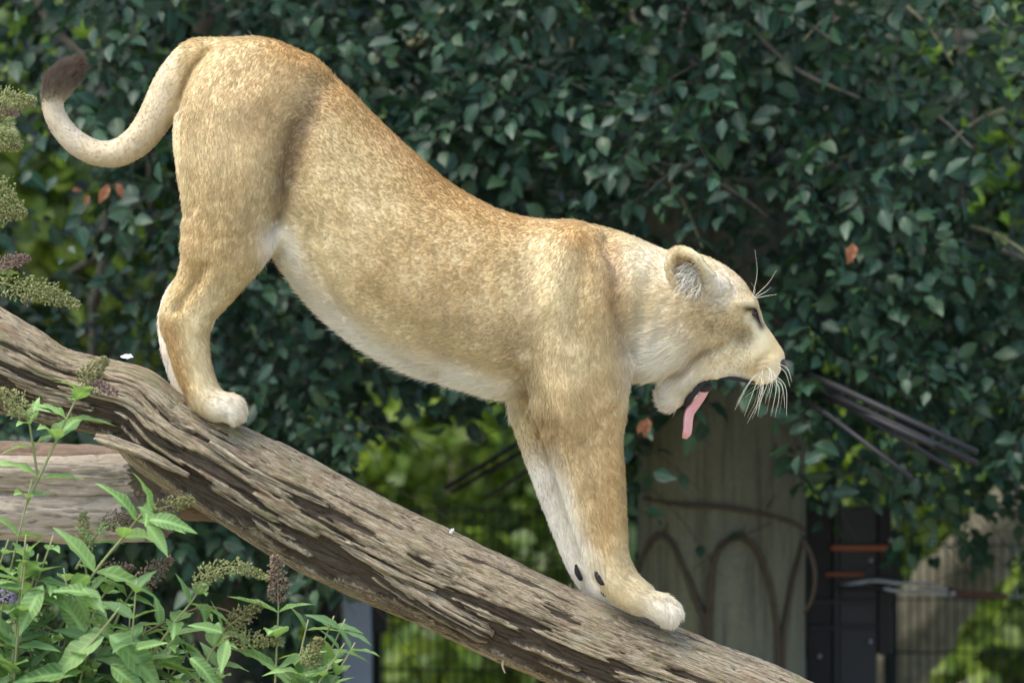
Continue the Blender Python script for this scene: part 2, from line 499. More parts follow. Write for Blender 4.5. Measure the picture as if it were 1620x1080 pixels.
if True:
    rt = np.random.default_rng(21)
    # ---- dark beech in front of the pillar and across the whole back of the scene
    beech = empty("beech_tree", (.78, 3.95, 0)); tag(beech, "dark green beech tree with glossy drooping sprays, around the grey pillar", "tree", "dark trees behind the lioness")
    hazel = empty("beech_tree", (-1.04, 3.6, 0)); tag(hazel, "dark broad-leaved tree behind the lioness's raised hindquarters and curled tail", "tree", "dark trees behind the lioness")
    limb("trunk", [(.78, 3.95, -.05), (.80, 3.95, 1.2), (.74, 3.95, 2.6), (.78, 3.9, 4.4)], .10, .05, M_bark, beech, 12, 1)
    limb("trunk", [(-1.04, 3.6, -.05), (-1.02, 3.62, 1.3), (-1.06, 3.65, 2.8), (-1.0, 3.65, 4.4)], .09, .045, M_bark, hazel, 12, 2)
    limb("branch", px_line([(760, -60, 3.1), (715, 18, 3.0), (660, 70, 2.9), (610, 100, 2.85), (548, 126, 2.8), (480, 150, 2.8)]), .036, .020, M_lichen, hazel, 9, 3)
    limb("branch", px_line([(612, 98, 2.84), (600, 120, 2.8), (608, 140, 2.75), (614, 168, 2.75)]), .012, .005, M_lichen, hazel, 7, 4)
    limb("branch", px_line([(640, 82, 2.84), (628, 60, 2.8), (645, 95, 2.75), (668, 110, 2.7)]), .008, .003, M_bark, hazel, 7, 5)
    for k, (pl, r0) in enumerate([([(1010, -20, 2.9), (1000, 25, 2.85), (1012, 45, 2.8), (1008, 55, 2.8)], .012), ([(905, 62, 2.7), (902, 95, 2.65), (896, 130, 2.65)], .010), ([(905, 170, 2.6), (900, 210, 2.6), (915, 250, 2.6), (918, 275, 2.6)], .009),
                                  ([(1340, -30, 3.3), (1300, 150, 3.2), (1330, 300, 3.1), (1300, 420, 3.0)], .025), ([(1500, -20, 3.2), (1540, 200, 3.1), (1510, 420, 3.0), (1560, 560, 2.9)], .02),
                                  ([(1100, -40, 3.0), (1060, 120, 2.9), (980, 220, 2.8)], .018), ([(1180, 40, 2.6), (1260, 110, 2.5), (1360, 155, 2.4)], .010)]):
        limb("branch", px_line(pl), r0, r0 * .45, M_lichen if k in (0, 1, 2) else M_bark, beech, 7, 10 + k)
    for k, pl in enumerate([[(172, 330, 4.2), (168, 400, 4.2), (150, 480, 4.2), (148, 560, 4.3), (150, 1400, 4.3)], [(165, 400, 4.2), (130, 420, 4.2), (100, 440, 4.1)], [(20, -60, 3.4), (100, 60, 3.3), (220, 160, 3.2), (240, 330, 3.2)]]):
        limb("branch", px_line(pl), .030 if k == 0 else .014, .012, M_bark, hazel, 8, 20 + k)

    rbn = random.Random(12)
    for k in range(16):
        u0, v0 = rbn.uniform(520, 1600), rbn.uniform(-40, 420); y0_ = rbn.uniform(2.45, 2.9); dx, dy = rbn.uniform(60, 190) * rbn.choice((1, 1, -1)), rbn.uniform(30, 130)
        limb("branch", px_line([(u0, v0, y0_), (u0 + dx * .35, v0 + dy * .2, y0_ - .1), (u0 + dx * .7, v0 + dy * .55, y0_ - .22), (u0 + dx, v0 + dy, y0_ - .3)]), .009, .003, M_lichen if k % 3 == 0 else M_bark, hazel if u0 < 640 else beech, 6, 80 + k)
    T, pos, rot, sz = sprays(3000, (-160, 1790), (-330, 900), 2.35, 1.2, rt)
    u_, v_ = px_of(pos)
    keep = rt.random(len(pos)) > open_at(u_, v_) ** 2
    pos, rot, sz, u_, v_ = pos[keep], rot[keep], sz[keep], u_[keep], v_[keep]
    low = (v_ > 700) & (u_ < 980) & (u_ > 560)
    pos, rot, sz, u_, v_ = pos[~low], rot[~low], sz[~low], u_[~low], v_[~low]
    # the largest leaves in view stand alone, the rest of each crown is one mass
    lone = (u_ > 20) & (u_ < 1600) & (v_ > 5) & (v_ < 1000)
    body = (u_ > 285) & (u_ < 1060) & (v_ > 60 + np.clip(u_ - 500, 0, 1e4) * .58) & (v_ < 400 + np.clip(u_ - 440, 0, 250) * .8)
    lone &= ~body
    left = u_ < 640 + 60 * np.sin(v_ / 90)
    single = [npmesh("leaf", s[0], s[1], M_beech1, attrs={"lv": ('FLOAT_VECTOR', s[2])}) for s in BEECH]
    for root, side in ((hazel, left), (beech, ~left)):
        idx = np.where(side & lone)[0]
        idx = idx[np.argsort(-(sz[idx] / (D + pos[idx, 1])) + .004 * (pos[idx, 1] - 2.4))][:300]
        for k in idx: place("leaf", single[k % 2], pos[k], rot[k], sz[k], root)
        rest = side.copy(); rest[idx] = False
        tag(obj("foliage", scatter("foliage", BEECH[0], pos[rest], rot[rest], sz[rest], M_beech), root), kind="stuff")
    tl = px_of(T[:, 0])[0] < 640
    obj("twigs", twig_mesh("twigs", T[tl], .0024, M_twig), hazel); obj("twigs", twig_mesh("twigs", T[~tl], .0024, M_twig), beech)
    # inner leaves, coloured darker to stand in for shade inside the crowns
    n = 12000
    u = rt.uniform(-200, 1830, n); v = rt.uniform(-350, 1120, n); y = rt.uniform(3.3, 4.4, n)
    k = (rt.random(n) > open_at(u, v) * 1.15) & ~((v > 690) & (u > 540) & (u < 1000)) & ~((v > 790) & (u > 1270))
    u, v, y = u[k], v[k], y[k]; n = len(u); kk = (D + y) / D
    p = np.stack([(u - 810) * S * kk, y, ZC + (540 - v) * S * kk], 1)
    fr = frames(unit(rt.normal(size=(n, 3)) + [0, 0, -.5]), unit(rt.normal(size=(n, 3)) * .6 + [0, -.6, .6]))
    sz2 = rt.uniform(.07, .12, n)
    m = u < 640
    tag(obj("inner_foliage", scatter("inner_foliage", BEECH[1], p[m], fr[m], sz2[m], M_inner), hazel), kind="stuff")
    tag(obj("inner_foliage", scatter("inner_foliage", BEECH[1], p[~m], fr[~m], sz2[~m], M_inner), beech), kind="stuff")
    # withered leaves caught in the sprays
    dshape = leaf_shape(1, .25, 8, 1.1, .7, .45, .75, .5, 1)
    dme = npmesh("withered_leaf", dshape[0], dshape[1], M_dead, attrs={"lv": ('FLOAT_VECTOR', dshape[2])})
    for (u, v, y, s, dx, dz, root) in [(172, 292, 2.0, .062, -.5, -1, hazel), (184, 290, 2.02, .05, .5, -.9, hazel), (140, 308, 2.05, .035, -.3, -1, hazel), (114, 300, 2.3, .03, 1, 0, hazel), (1350, 384, 2.05, .066, -.2, -1, beech), (1338, 392, 2.06, .05, .5, -.8, beech), (1024, 660, 2.1, .06, -.1, -1, beech), (1018, 664, 2.1, .045, -.4, -1, beech)]:
        fr = frames(np.array([[dx, -.3, dz]]), np.array([[.2, -1, .2]]))[0]
        place("withered_leaf", dme, np.array(W(u, v, y)), fr, s, root)["label"] = "orange-brown withered leaf"

    # ---- sunlit trees and bushes farther back
    LF = leaf_shape(1, .42, 5, .9, .15, .15, .12, .45, 3)
    def back_tree(name, label, blobs, n, size, mat, seed, group, trunks):
        r_ = np.random.default_rng(seed)
        o = empty(name, (trunks[0][0][0], trunks[0][0][1], 0)); tag(o, label, "tree" if 'tree' in name else "bush", group)
        for k, tp in enumerate(trunks): limb("trunk", tp, .06, .02, M_bark, o, 9, seed + k)
        p, fr, s = clump_crown(n, blobs, r_, size)
        tag(obj("crown", scatter("crown", LF, p, fr, s, mat), o), kind="stuff")
        return o
    def bl(u, v, y, ru, rv, ry):
        k = (D + y) / D * S
        return (tuple(W(u, v, y)), (ru * k, ry, rv * k))
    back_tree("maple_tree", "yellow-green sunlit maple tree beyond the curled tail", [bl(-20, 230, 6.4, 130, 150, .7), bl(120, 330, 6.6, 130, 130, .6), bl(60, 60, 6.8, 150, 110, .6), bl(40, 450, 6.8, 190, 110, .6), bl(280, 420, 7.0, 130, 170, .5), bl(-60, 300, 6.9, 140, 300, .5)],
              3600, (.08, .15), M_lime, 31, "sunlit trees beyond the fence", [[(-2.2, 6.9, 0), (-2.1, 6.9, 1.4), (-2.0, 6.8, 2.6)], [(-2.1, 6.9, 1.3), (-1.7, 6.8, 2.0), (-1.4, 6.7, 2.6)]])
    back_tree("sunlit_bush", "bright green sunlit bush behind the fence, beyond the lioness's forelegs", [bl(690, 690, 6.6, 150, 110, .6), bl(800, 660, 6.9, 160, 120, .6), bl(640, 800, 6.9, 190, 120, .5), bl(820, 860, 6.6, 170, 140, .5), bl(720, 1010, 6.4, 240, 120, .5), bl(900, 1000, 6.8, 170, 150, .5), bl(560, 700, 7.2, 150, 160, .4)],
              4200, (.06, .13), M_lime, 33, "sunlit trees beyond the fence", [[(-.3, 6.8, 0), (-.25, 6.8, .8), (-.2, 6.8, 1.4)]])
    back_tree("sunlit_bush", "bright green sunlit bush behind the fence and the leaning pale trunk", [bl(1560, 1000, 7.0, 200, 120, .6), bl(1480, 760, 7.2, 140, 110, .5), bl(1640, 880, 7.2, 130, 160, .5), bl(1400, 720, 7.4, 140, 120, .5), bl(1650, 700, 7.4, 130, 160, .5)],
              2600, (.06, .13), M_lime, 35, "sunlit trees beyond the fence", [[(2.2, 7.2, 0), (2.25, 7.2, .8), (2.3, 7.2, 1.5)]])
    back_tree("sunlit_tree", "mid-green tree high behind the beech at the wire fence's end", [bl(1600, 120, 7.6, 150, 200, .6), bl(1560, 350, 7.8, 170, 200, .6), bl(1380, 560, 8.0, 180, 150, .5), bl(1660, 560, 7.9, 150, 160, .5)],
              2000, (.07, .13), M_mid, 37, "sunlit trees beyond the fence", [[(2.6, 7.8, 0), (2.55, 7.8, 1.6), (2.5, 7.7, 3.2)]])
    # the wood behind everything reads as one mass
    n = 26000
    p = np.stack([rt.uniform(-5.5, 5.5, n), rt.uniform(9.0, 11.5, n), rt.random(n) ** 1.05 * 6.0], 1)
    fr = frames(unit(rt.normal(size=(n, 3)) + [0, 0, -.4]), unit(rt.normal(size=(n, 3)) * .6 + [0, -.5, .7]))
    tag(obj("far_wood", scatter("far_wood", LF, p, fr, rt.uniform(.16, .30, n), M_far)), "green wood closing off the view behind the fence", "wood", kind="stuff")

# ------------------------------------------------------------------ pillar, vines, stay cables
if True:
    t = NT("pillar_concrete"); o_ = t.obj()
    a = t.noise(t.scale(o_, (1, 1, .22)), 9, 6, .7); b = t.noise(o_, 55, 4, .7); mo = t.noise(t.scale(o_, (1, 1, .12)), 4, 3)
    c = t.mix(a, (.058, .064, .045), (.145, .15, .105)); c = t.mix(t.ramp(b, [(.42, (0, 0, 0)), (.75, (.5, .5, .5))]), c, (.05, .052, .038))
    c = t.mix(t.ramp(mo, [(.5, (0, 0, 0)), (.7, (.6, .6, .6))]), c, (.10, .105, .032))
    st = t.noise(t.scale(o_, (6, 6, .35)), 5, 5, .75); c = t.mix(t.ramp(st, [(.38, (.7, .7, .7)), (.52, (0, 0, 0))]), c, (.030, .030, .022))
    t.base(c); t.set(Roughness=.9); t.bump(t.mix(.5, b, st), .6, .012); M_pillar = t.m
    PY = 3.25
    cx = W(1142, 0, PY).x; pr = 132 * S * (D + PY) / D
    zz = np.linspace(-.05, 2.15, 60); aa = np.linspace(0, 2 * np.pi, 72, endpoint=False)
    rr = pr * (1 + .012 * noise(zz[:, None] * 2.2, np.cos(aa)[None] * 1.2, np.sin(aa)[None] * 1.2, 3) + .004 * noise(zz[:, None] * 14, np.cos(aa)[None] * 9, np.sin(aa)[None] * 9, 4))
    pv = np.stack([cx + rr * np.cos(aa), PY + rr * np.sin(aa), zz[:, None] * np.ones(72)], -1).reshape(-1, 3)
    i = np.arange(59)[:, None]; j = np.arange(72)[None]
    pq = np.stack([i * 72 + j, i * 72 + (j + 1) % 72, (i + 1) * 72 + (j + 1) % 72, (i + 1) * 72 + j], -1).reshape(-1, 4)
    pv = np.vstack([pv, [[cx, PY, 2.15]]]); pt = np.stack([59 * 72 + np.arange(72), 59 * 72 + (np.arange(72) + 1) % 72, np.full(72, len(pv) - 1)], 1)
    pil = obj("round_pillar", npmesh("round_pillar", pv, [pq, pt], M_pillar)); tag(pil, "thick smooth grey-green pillar behind the lioness's head and forelegs", "pillar", kind="thing")

    def on_pillar(u, v, off=.012):
        y = PY - pr
        for _ in range(4):
            x = W(u, v, y).x - cx
            y = PY - math.sqrt(max(pr * pr - x * x, 0.0)) - off
        return tuple(W(u, v, y))
    M_vine = plain("vine_bark", (.050, .040, .028), .85, .2, 40, .45)
    vine = empty("climbing_vine", (cx - .1, PY - pr - .02, 0)); tag(vine, "bare woody vine looping in arches over the grey pillar", "vine")
    for k, (pl, r_) in enumerate([([(1020, 788), (1080, 798), (1140, 802), (1200, 811), (1250, 824), (1272, 836)], 4.2),
                                  ([(1008, 940), (1014, 890), (1030, 856), (1046, 846), (1064, 862), (1084, 905), (1104, 955), (1116, 985), (1112, 1030), (1112, 1500)], 5.5),
                                  ([(1126, 1500), (1122, 1020), (1122, 960), (1126, 900), (1141, 862), (1170, 849), (1195, 866), (1214, 910), (1226, 965), (1231, 1060), (1230, 1500)], 6.2),
                                  ([(1244, 1500), (1238, 1050), (1243, 980), (1254, 920), (1266, 872), (1272, 850)], 6.0)]):
        limb("stem", [on_pillar(a, b, .010) for a, b in pl], r_ * .0021, r_ * .0017, M_vine, vine, 8, 40 + k, .5)
    limb("stem", px_line([(1270, 852, 2.75), (1284, 880, 2.72), (1290, 915, 2.72), (1283, 950, 2.74), (1272, 968, 2.78)]), .008, .006, M_vine, vine, 7, 48)
    for a, b in ((1170, 849), (1046, 846), (1215, 802)):
        q_ = on_pillar(a, b, .02); limb("spur", [q_, (q_[0] + .012, q_[1] - .01, q_[2] + .02), (q_[0] + .02, q_[1] - .02, q_[2] + .045)], .006, .002, M_vine, vine, 6, 3)

    M_cable = plain("dark_rubber", (.010, .010, .012), .6, .3, 20, .3)
    cabs = [([(1225, 570), (1325, 612), (1545, 715)], 6.5, 'right'), ([(1240, 585), (1335, 632), (1545, 732)], 6.5, 'right'), ([(1250, 600), (1350, 646), (1480, 706)], 5.5, 'right'), ([(1260, 610), (1350, 648), (1510, 744)], 4.5, 'right'), ([(1230, 610), (1310, 656), (1443, 756)], 4.5, 'right'),
            ([(1000, 560), (850, 682), (705, 772)], 5.5, 'left'), ([(1005, 580), (860, 695), (715, 778)], 5.0, 'left'), ([(1010, 605), (850, 733), (772, 786)], 4.5, 'left')]
    LB = ["uppermost thick dark stay cable running out over the gate", "thick dark stay cable just under the uppermost one over the gate", "dark stay cable, third from the top over the gate, ending shortest in the leaves", "thin dark stay cable, fourth from the top over the gate", "lowest thin dark stay cable over the gate",
          "uppermost dark stay cable slanting down behind the lioness's forelegs", "middle dark stay cable slanting down behind the lioness's forelegs", "lowest dark stay cable slanting down behind the lioness's forelegs"]
    for k, (pl, r_, sd_) in enumerate(cabs):
        yy = (2.85, 1.95, 1.65) if sd_ == 'right' else (2.8, 3.1, 3.4)
        pp_ = [tuple(W(a, b, y)) for (a, b), y in zip(pl, yy)]
        o = obj("stay_cable", tube_mesh("stay_cable", np.array(pp_), np.full(3, r_ * .0017), M_cable, 10)); tag(o, LB[k], "cable", "stay cables fanning out from the pillar")

    # ---- dark gate with orange straps
    M_gate = plain("dark_paint", (.005, .006, .008), .55, .25, 12, .25); M_gate2 = plain("grey_blue_paint", (.010, .013, .017), .5, .3, 14, .2)
    M_strap = plain("orange_strap", (.20, .06, .025), .6, .3, 40, .3); M_rust = plain("rusty_steel", (.075, .038, .028), .8, .3, 60, .5); M_steel = plain("galvanised_steel", (.30, .32, .34), .42, .5, 70, .25, .7)
    gy = 3.55
    gate = empty("steel_gate", tuple(W(1340, 0, gy).xy) + (0,)); tag(gate, "dark blue-black steel gate with orange straps beside the grey pillar", "gate")
    def slab(name, u0, v0, u1, v1, y, th, mat, parent, b=.004):
        a = W(u0, v1, y); c = W(u1, v0, y)
        z0 = 0.0 if v1 > 1300 else a.z
        return obj(name, bevel_box(name, (a.x, y, z0), (c.x, y + th, c.z), mat, b), parent)
    slab("post", 1276, 790, 1318, 1500, gy, .08, M_gate, gate); slab("edge_strip", 1318.6, 795, 1327, 1500, gy - .015, .06, M_gate2, gate)
    slab("panel", 1327.6, 800, 1388, 1500, gy, .04, M_gate2, gate); slab("post", 1389, 800, 1411, 1035, gy - .01, .06, M_gate, gate)
    slab("strap", 1314, 862, 1405, 871, gy - .03, .012, M_strap, gate, .003); slab("strap", 1306, 905, 1366, 911, gy - .03, .010, M_strap, gate, .002)
    slab("rail", 1280, 949, 1388, 955, gy - .025, .02, M_gate2, gate, .002); slab("rail", 1280, 990, 1388, 995, gy - .025, .02, M_gate2, gate, .002)
    for a, b in ((1377, 886), (1376, 1014), (1296, 1037), (1408, 854)):
        o = obj("bolt", ellipsoid("bolt", tuple(W(a, b, gy - .012)), (.008, .008, .008), M_steel, seg=10, rings=6), gate)
    # ---- cable with sleeve and shackle running along the fence
    ten = empty("tension_cable", tuple(W(1450, 930, gy - .1))); tag(ten, "galvanised cable with shackle and rusty brown sleeve in front of the wire fence", "cable")
    for k, off in enumerate((-4, 4)):
        limb("wire_strand", px_line([(1330, 928 + off * .3, gy - .12), (1380, 922 + off, gy - .12), (1420, 928 + off * 1.6, gy - .13), (1470, 930 + off * 1.5, gy - .12), (1505, 938 + off * .6, gy - .12)]), .007, .007, M_steel, ten, 7, 3, .1)
    limb("sleeve", px_line([(1500, 934, gy - .12), (1540, 939, gy - .12), (1592, 942, gy - .12)]), .016, .010, M_rust, ten, 9, 4, .2)
    limb("wire", px_line([(1588, 942, gy - .12), (1680, 946, gy - .12), (1800, 950, gy - .12)]), .004, .004, M_steel, ten, 7, 4, .1)
    limb("bar", px_line([(1325, 929, gy - .12), (1360, 929, gy - .13), (1412, 927, gy - .12)]), .010, .010, M_gate, ten, 8, 4, .1)
    obj("shackle", ellipsoid("shackle", tuple(W(1506, 938, gy - .135)), (.012, .012, .010), M_steel, seg=12, rings=8), ten)

    # ---- blue-grey post
    M_blue = plain("blue_grey_paint", (.17, .225, .31), .38, .45, 6, .18)
    by = 3.7
    bp = empty("steel_post", tuple(W(565, 0, by).xy) + (0,)); tag(bp, "blue-grey square steel post under the sloping log", "post")
    slab("post", 541, 842, 588, 1500, by, .10, M_blue, bp, .01); slab("rail", 515, 850, 540, 1500, by + .03, .05, M_gate, bp); slab("hinge_box", 589, 900, 612, 1000, by + .01, .06, M_gate, bp)
    slab("cap", 536, 834, 593, 841.5, by - .01, .12, M_blue, bp)

    # ---- wire mesh fence panels
    M_wire = plain("dark_green_wire", (.006, .012, .010), .6, .25, 30, .2)
    fy = 4.3; kf = (D + fy) / D
    def fence(label, u0, u1, vtop, du):
        x0, x1 = W(u0, 0, fy).x, W(u1, 0, fy).x; zt = W(0, vtop, fy).z
        o = empty("wire_fence", (x0, fy, 0)); tag(o, label, "fence", "wire mesh fence panels")
        n = int((u1 - u0) / du); ang = np.linspace(0, 2 * np.pi, 6, endpoint=False)
        vm = tube_mesh("upright_wire", np.array([[0, 0, 0], [0, 0, zt + .025]]), .0032, M_wire, 6)
        for i in range(n + 1): obj("upright_wire", vm, o, (x0 + (x1 - x0) * i / n, fy, 0))
        hm = tube_mesh("cross_wire", np.array([[0, 0, 0], [x1 - x0, 0, 0]]), .0042, M_wire, 6)
        z = zt
        while z > .1:
            obj("cross_wire", hm, o, (x0, fy - .0075, z)); z -= .195
        pm = bevel_box("post", (-.025, .006, 0), (.025, .056, zt + .06), M_wire, .006)
        for x in (x0, x1): obj("post", pm, o, (x, fy, 0))
    fence("dark wire mesh fence panel under the log, between blue-grey post and pillar", 592, 1080, 806, 14.0)
    fence("dark wire mesh fence panel beside the steel gate, before the pale trunk", 1410, 1790, 862, 14.2)
    fence("dark wire mesh fence panel behind the butterfly bush", 40, 512, 850, 14.2)

    # ---- pale leaning trunk beyond the fence
    t = NT("pale_trunk"); f = t.noise(t.scale(t.obj(), (1, 1, 1)), 16, 6, .7)
    t.base(t.ramp(f, [(.3, (.06, .055, .032)), (.55, (.115, .105, .062)), (.8, (.16, .145, .09))])); t.set(Roughness=.9); t.bump(f, .5, .02); M_pale = t.m
    ly = 5.2
    pth = catmull(np.array(px_line([(1180, 1420, ly), (1290, 1240, ly), (1400, 1075, ly), (1480, 955, ly), (1570, 850, ly), (1680, 735, ly + .1), (1800, 610, ly + .2)])), 8)
    o = obj("leaning_trunk", tube_mesh("leaning_trunk", pth, np.linspace(.16, .10, len(pth)), M_pale, 24, wob=.35, seed=4)); tag(o, "pale thick bare trunk leaning behind the wire fence", "trunk")


# ------------------------------------------------------------------ logs
def m_log(name, grey=0.0, ends=False):
    """weathered, partly rotten wood; 'lc' = (along, around, 0) in metres, 'rot' = where the outer wood is gone"""
    t = NT(name); lc = t.attr("lc").outputs["Vector"]; rot = t.attr("rot").outputs["Fac"]
    g1 = t.noise(t.scale(lc, (5, 24, 1)), 5, 7, .75, 1.2); g2 = t.noise(t.scale(lc, (5, 60, 1)), 6, 6, .75, .8); pa = t.noise(t.scale(lc, (4, 7, 1)), 2.4, 6, .7, 1.0)
    fi = t.noise(t.scale(lc, (3, 120, 1)), 6, 5, .8, .6); sp = t.noise(t.scale(lc, (30, 60, 1)), 3, 6, .85)
    c = t.ramp(g1, [(.29, (.085, .060, .036)), (.42, (.27, .21, .13)), (.55, (.45, .365, .24)), (.76, (.64, .55, .39))])
    c = t.mix(t.ramp(g2, [(.34, (.75, .75, .75)), (.50, (0, 0, 0))]), c, (.085, .062, .04))
    c = t.mix(t.ramp(pa, [(.50, (0, 0, 0)), (.62, (.75, .75, .75))]), c, (.38, .335, .23))
    br = t.noise(t.scale(lc, (3.2, 9, 1)), 2.6, 5, .7, .8); c = t.mix(t.ramp(br, [(.50, (0, 0, 0)), (.64, (.7, .7, .7))]), c, (.15, .105, .062))
    for sc_, w_, off in (((1.1, 46, 1), .028, .5), ((1.6, 80, 1), .020, .46)):
        ck = t.noise(t.scale(lc, sc_), 5, 3, .55, .5)
        sb = t.add('Math', operation='SUBTRACT'); t.link(ck, sb.inputs[0]); sb.inputs[1].default_value = off
        ab_ = t.add('Math', operation='ABSOLUTE'); t.link(sb.outputs[0], ab_.inputs[0])
        c = t.mix(t.ramp(ab_.outputs[0], [(0, (.9, .9, .9)), (w_, (0, 0, 0))]), c, (.028, .021, .015))
    sx = t.add('SeparateXYZ'); t.link(lc, sx.inputs[0]); jx = t.add('Math', operation='ADD'); t.link(sx.outputs[0], jx.inputs[0]); t.link(pa, jx.inputs[1])
    c = t.mix(t.ramp(jx.outputs[0], [(.0, (.5, .5, .5)), (1.0, (0, 0, 0))]) if not ends else 0.0, c, (.44, .38, .265))
    c = t.mix(t.ramp(t.noise(t.scale(lc, (4, 9, 1)), 2.1, 4, .7), [(.52, (0, 0, 0)), (.66, (.6, .6, .6))]), c, (.22, .205, .095))
    c = t.mix(t.ramp(t.noise(t.scale(lc, (3, 10, 1)), 3.3, 4, .7), [(.55, (0, 0, 0)), (.68, (.65, .65, .65))]), c, (.23, .135, .075))
    c = t.mix(t.ramp(fi, [(.28, (.75, .75, .75)), (.38, (0, 0, 0))]), c, (.05, .038, .028))
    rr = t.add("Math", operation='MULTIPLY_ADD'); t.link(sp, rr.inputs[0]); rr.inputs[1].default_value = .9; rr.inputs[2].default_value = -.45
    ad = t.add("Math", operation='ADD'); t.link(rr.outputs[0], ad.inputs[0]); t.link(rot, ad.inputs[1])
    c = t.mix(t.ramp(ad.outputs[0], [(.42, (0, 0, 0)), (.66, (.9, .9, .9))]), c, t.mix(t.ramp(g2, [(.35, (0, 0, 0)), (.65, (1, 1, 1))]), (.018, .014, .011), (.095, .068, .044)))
    if grey: c = t.mix(grey, c, (.46, .40, .33))
    t.base(c); t.set(Roughness=.86); t.b.inputs["Specular IOR Level"].default_value = .25
    h = t.mix(.5, g2, fi); t.bump(h, .8, .008)
    return t.m


def log_arrays(path, rad, nth, seed, amp=1.0, rotten=True):
    """path (n,3) dense, rad (n): a trunk with grain, splits and rotten hollows"""
    n = len(path); T = unit(np.gradient(path, axis=0))
    up = np.array([0, 0, 1.0]); side = unit(np.cross(T, up)); upv = np.cross(side, T)        # angle 0 = up, towards the camera next
    if side[n // 2][1] > 0: side = -side
    th = np.linspace(0, 2 * np.pi, nth, endpoint=False)
    s = np.concatenate([[0], np.cumsum(np.linalg.norm(np.diff(path, axis=0), axis=1))])
    SS, TH = np.meshgrid(s, th, indexing='ij'); C, Sn = np.cos(TH), np.sin(TH)
    r = np.asarray(rad)[:, None] * np.ones_like(SS)
    px = .0017 * amp
    r = r + px * 7 * noise(SS * 2.2, C * 1.3 + seed, Sn * 1.3, seed) + px * 4 * noise(SS * 5, C * 3, Sn * 3, seed + 1)
    ph = TH * np.mean(rad)
    gr = noise(SS * 4, C * 11, Sn * 11, seed + 2); r = r + px * .9 * gr + px * .9 * noise(SS * 14, C * 24, Sn * 24, seed + 3) + px * .9 * noise(SS * 45, C * 34, Sn * 34, seed + 13) + px * 1.2 * noise(SS * 14, C * 6, Sn * 6, seed + 14)
    cr = 1 - np.abs(noise(SS * 4.2, C * 7 + .3 * noise(SS * 6, C * 2, Sn * 2, 3), Sn * 7, seed + 4)); cr = np.clip((cr - .90) / .10, 0, 1)
    r = r - px * 6 * cr
    rot = np.zeros_like(r)
    if rotten:
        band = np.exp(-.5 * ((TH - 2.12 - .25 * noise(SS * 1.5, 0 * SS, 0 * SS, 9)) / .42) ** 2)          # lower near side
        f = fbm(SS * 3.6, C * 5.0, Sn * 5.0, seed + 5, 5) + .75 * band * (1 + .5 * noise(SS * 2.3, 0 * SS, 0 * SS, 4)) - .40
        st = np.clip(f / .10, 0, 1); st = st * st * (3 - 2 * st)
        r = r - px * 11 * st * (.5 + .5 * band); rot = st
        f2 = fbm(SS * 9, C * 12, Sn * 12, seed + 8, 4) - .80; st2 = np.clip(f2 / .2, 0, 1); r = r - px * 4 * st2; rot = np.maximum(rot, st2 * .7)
        rot = np.maximum(rot, cr * .6); rot = np.maximum(rot, .52 * np.exp(-.5 * ((TH - 2.45 + .2 * noise(SS * 2, 0 * SS, 0 * SS, 19)) / .45) ** 2))  # last band paints underside shade together with rot stain
    P = path[:, None] + (upv[:, None] * C[..., None] + side[:, None] * Sn[..., None]) * r[..., None]
    i = np.arange(n - 1)[:, None]; j = np.arange(nth)[None]
    q = np.stack([i * nth + j, i * nth + (j + 1) % nth, (i + 1) * nth + (j + 1) % nth, (i + 1) * nth + j], -1).reshape(-1, 4)
    lc = np.stack([SS, np.minimum(ph, 2 * np.pi * np.mean(rad) - ph) * 1.0 + 0 * SS, 0 * SS], -1)
    v = P.reshape(-1, 3); lc = lc.reshape(-1, 3); rot = rot.ravel()
    # end faces
    jj = np.arange(nth)
    v = np.vstack([v, path[0] + T[0] * .01, path[-1] - T[-1] * .01]); lc = np.vstack([lc, [[s[0], 0, 0]], [[s[-1], 0, 0]]]); rot = np.append(rot, [.3, .3])
    tr = np.vstack([np.stack([(jj + 1) % nth, jj, np.full(nth, len(v) - 2)], 1), np.stack([(n - 1) * nth + jj, (n - 1) * nth + (jj + 1) % nth, np.full(nth, len(v) - 1)], 1)])
    return v, [q, tr], {"lc": ('FLOAT_VECTOR', lc), "rot": ('FLOAT', rot)}


TOPE = np.array([(-420, 275), (-200, 385), (0, 485), (60, 519), (110, 548), (170, 563), (240, 584), (300, 628), (400, 680), (500, 730), (600, 783), (700, 834), (800, 880), (900, 925), (1000, 966), (1100, 1003), (1200, 1044), (1290, 1084), (1500, 1185), (1800, 1330), (2160, 1490)], float)
THK = np.array([152, 152, 158, 148, 130, 126, 130, 142, 154, 164, 164, 160, 158, 158, 156, 152, 150, 148, 146, 140, 130], float)   # across the log, pixels


def log_line():
    d = np.gradient(TOPE, axis=0); d /= np.linalg.norm(d, axis=1)[:, None]
    nrm = np.stack([-d[:, 1], d[:, 0]], 1)
    c = TOPE + nrm * (THK / 2)[:, None]
    f = catmull(np.hstack([c, THK[:, None] / 2]), 40)
    return f


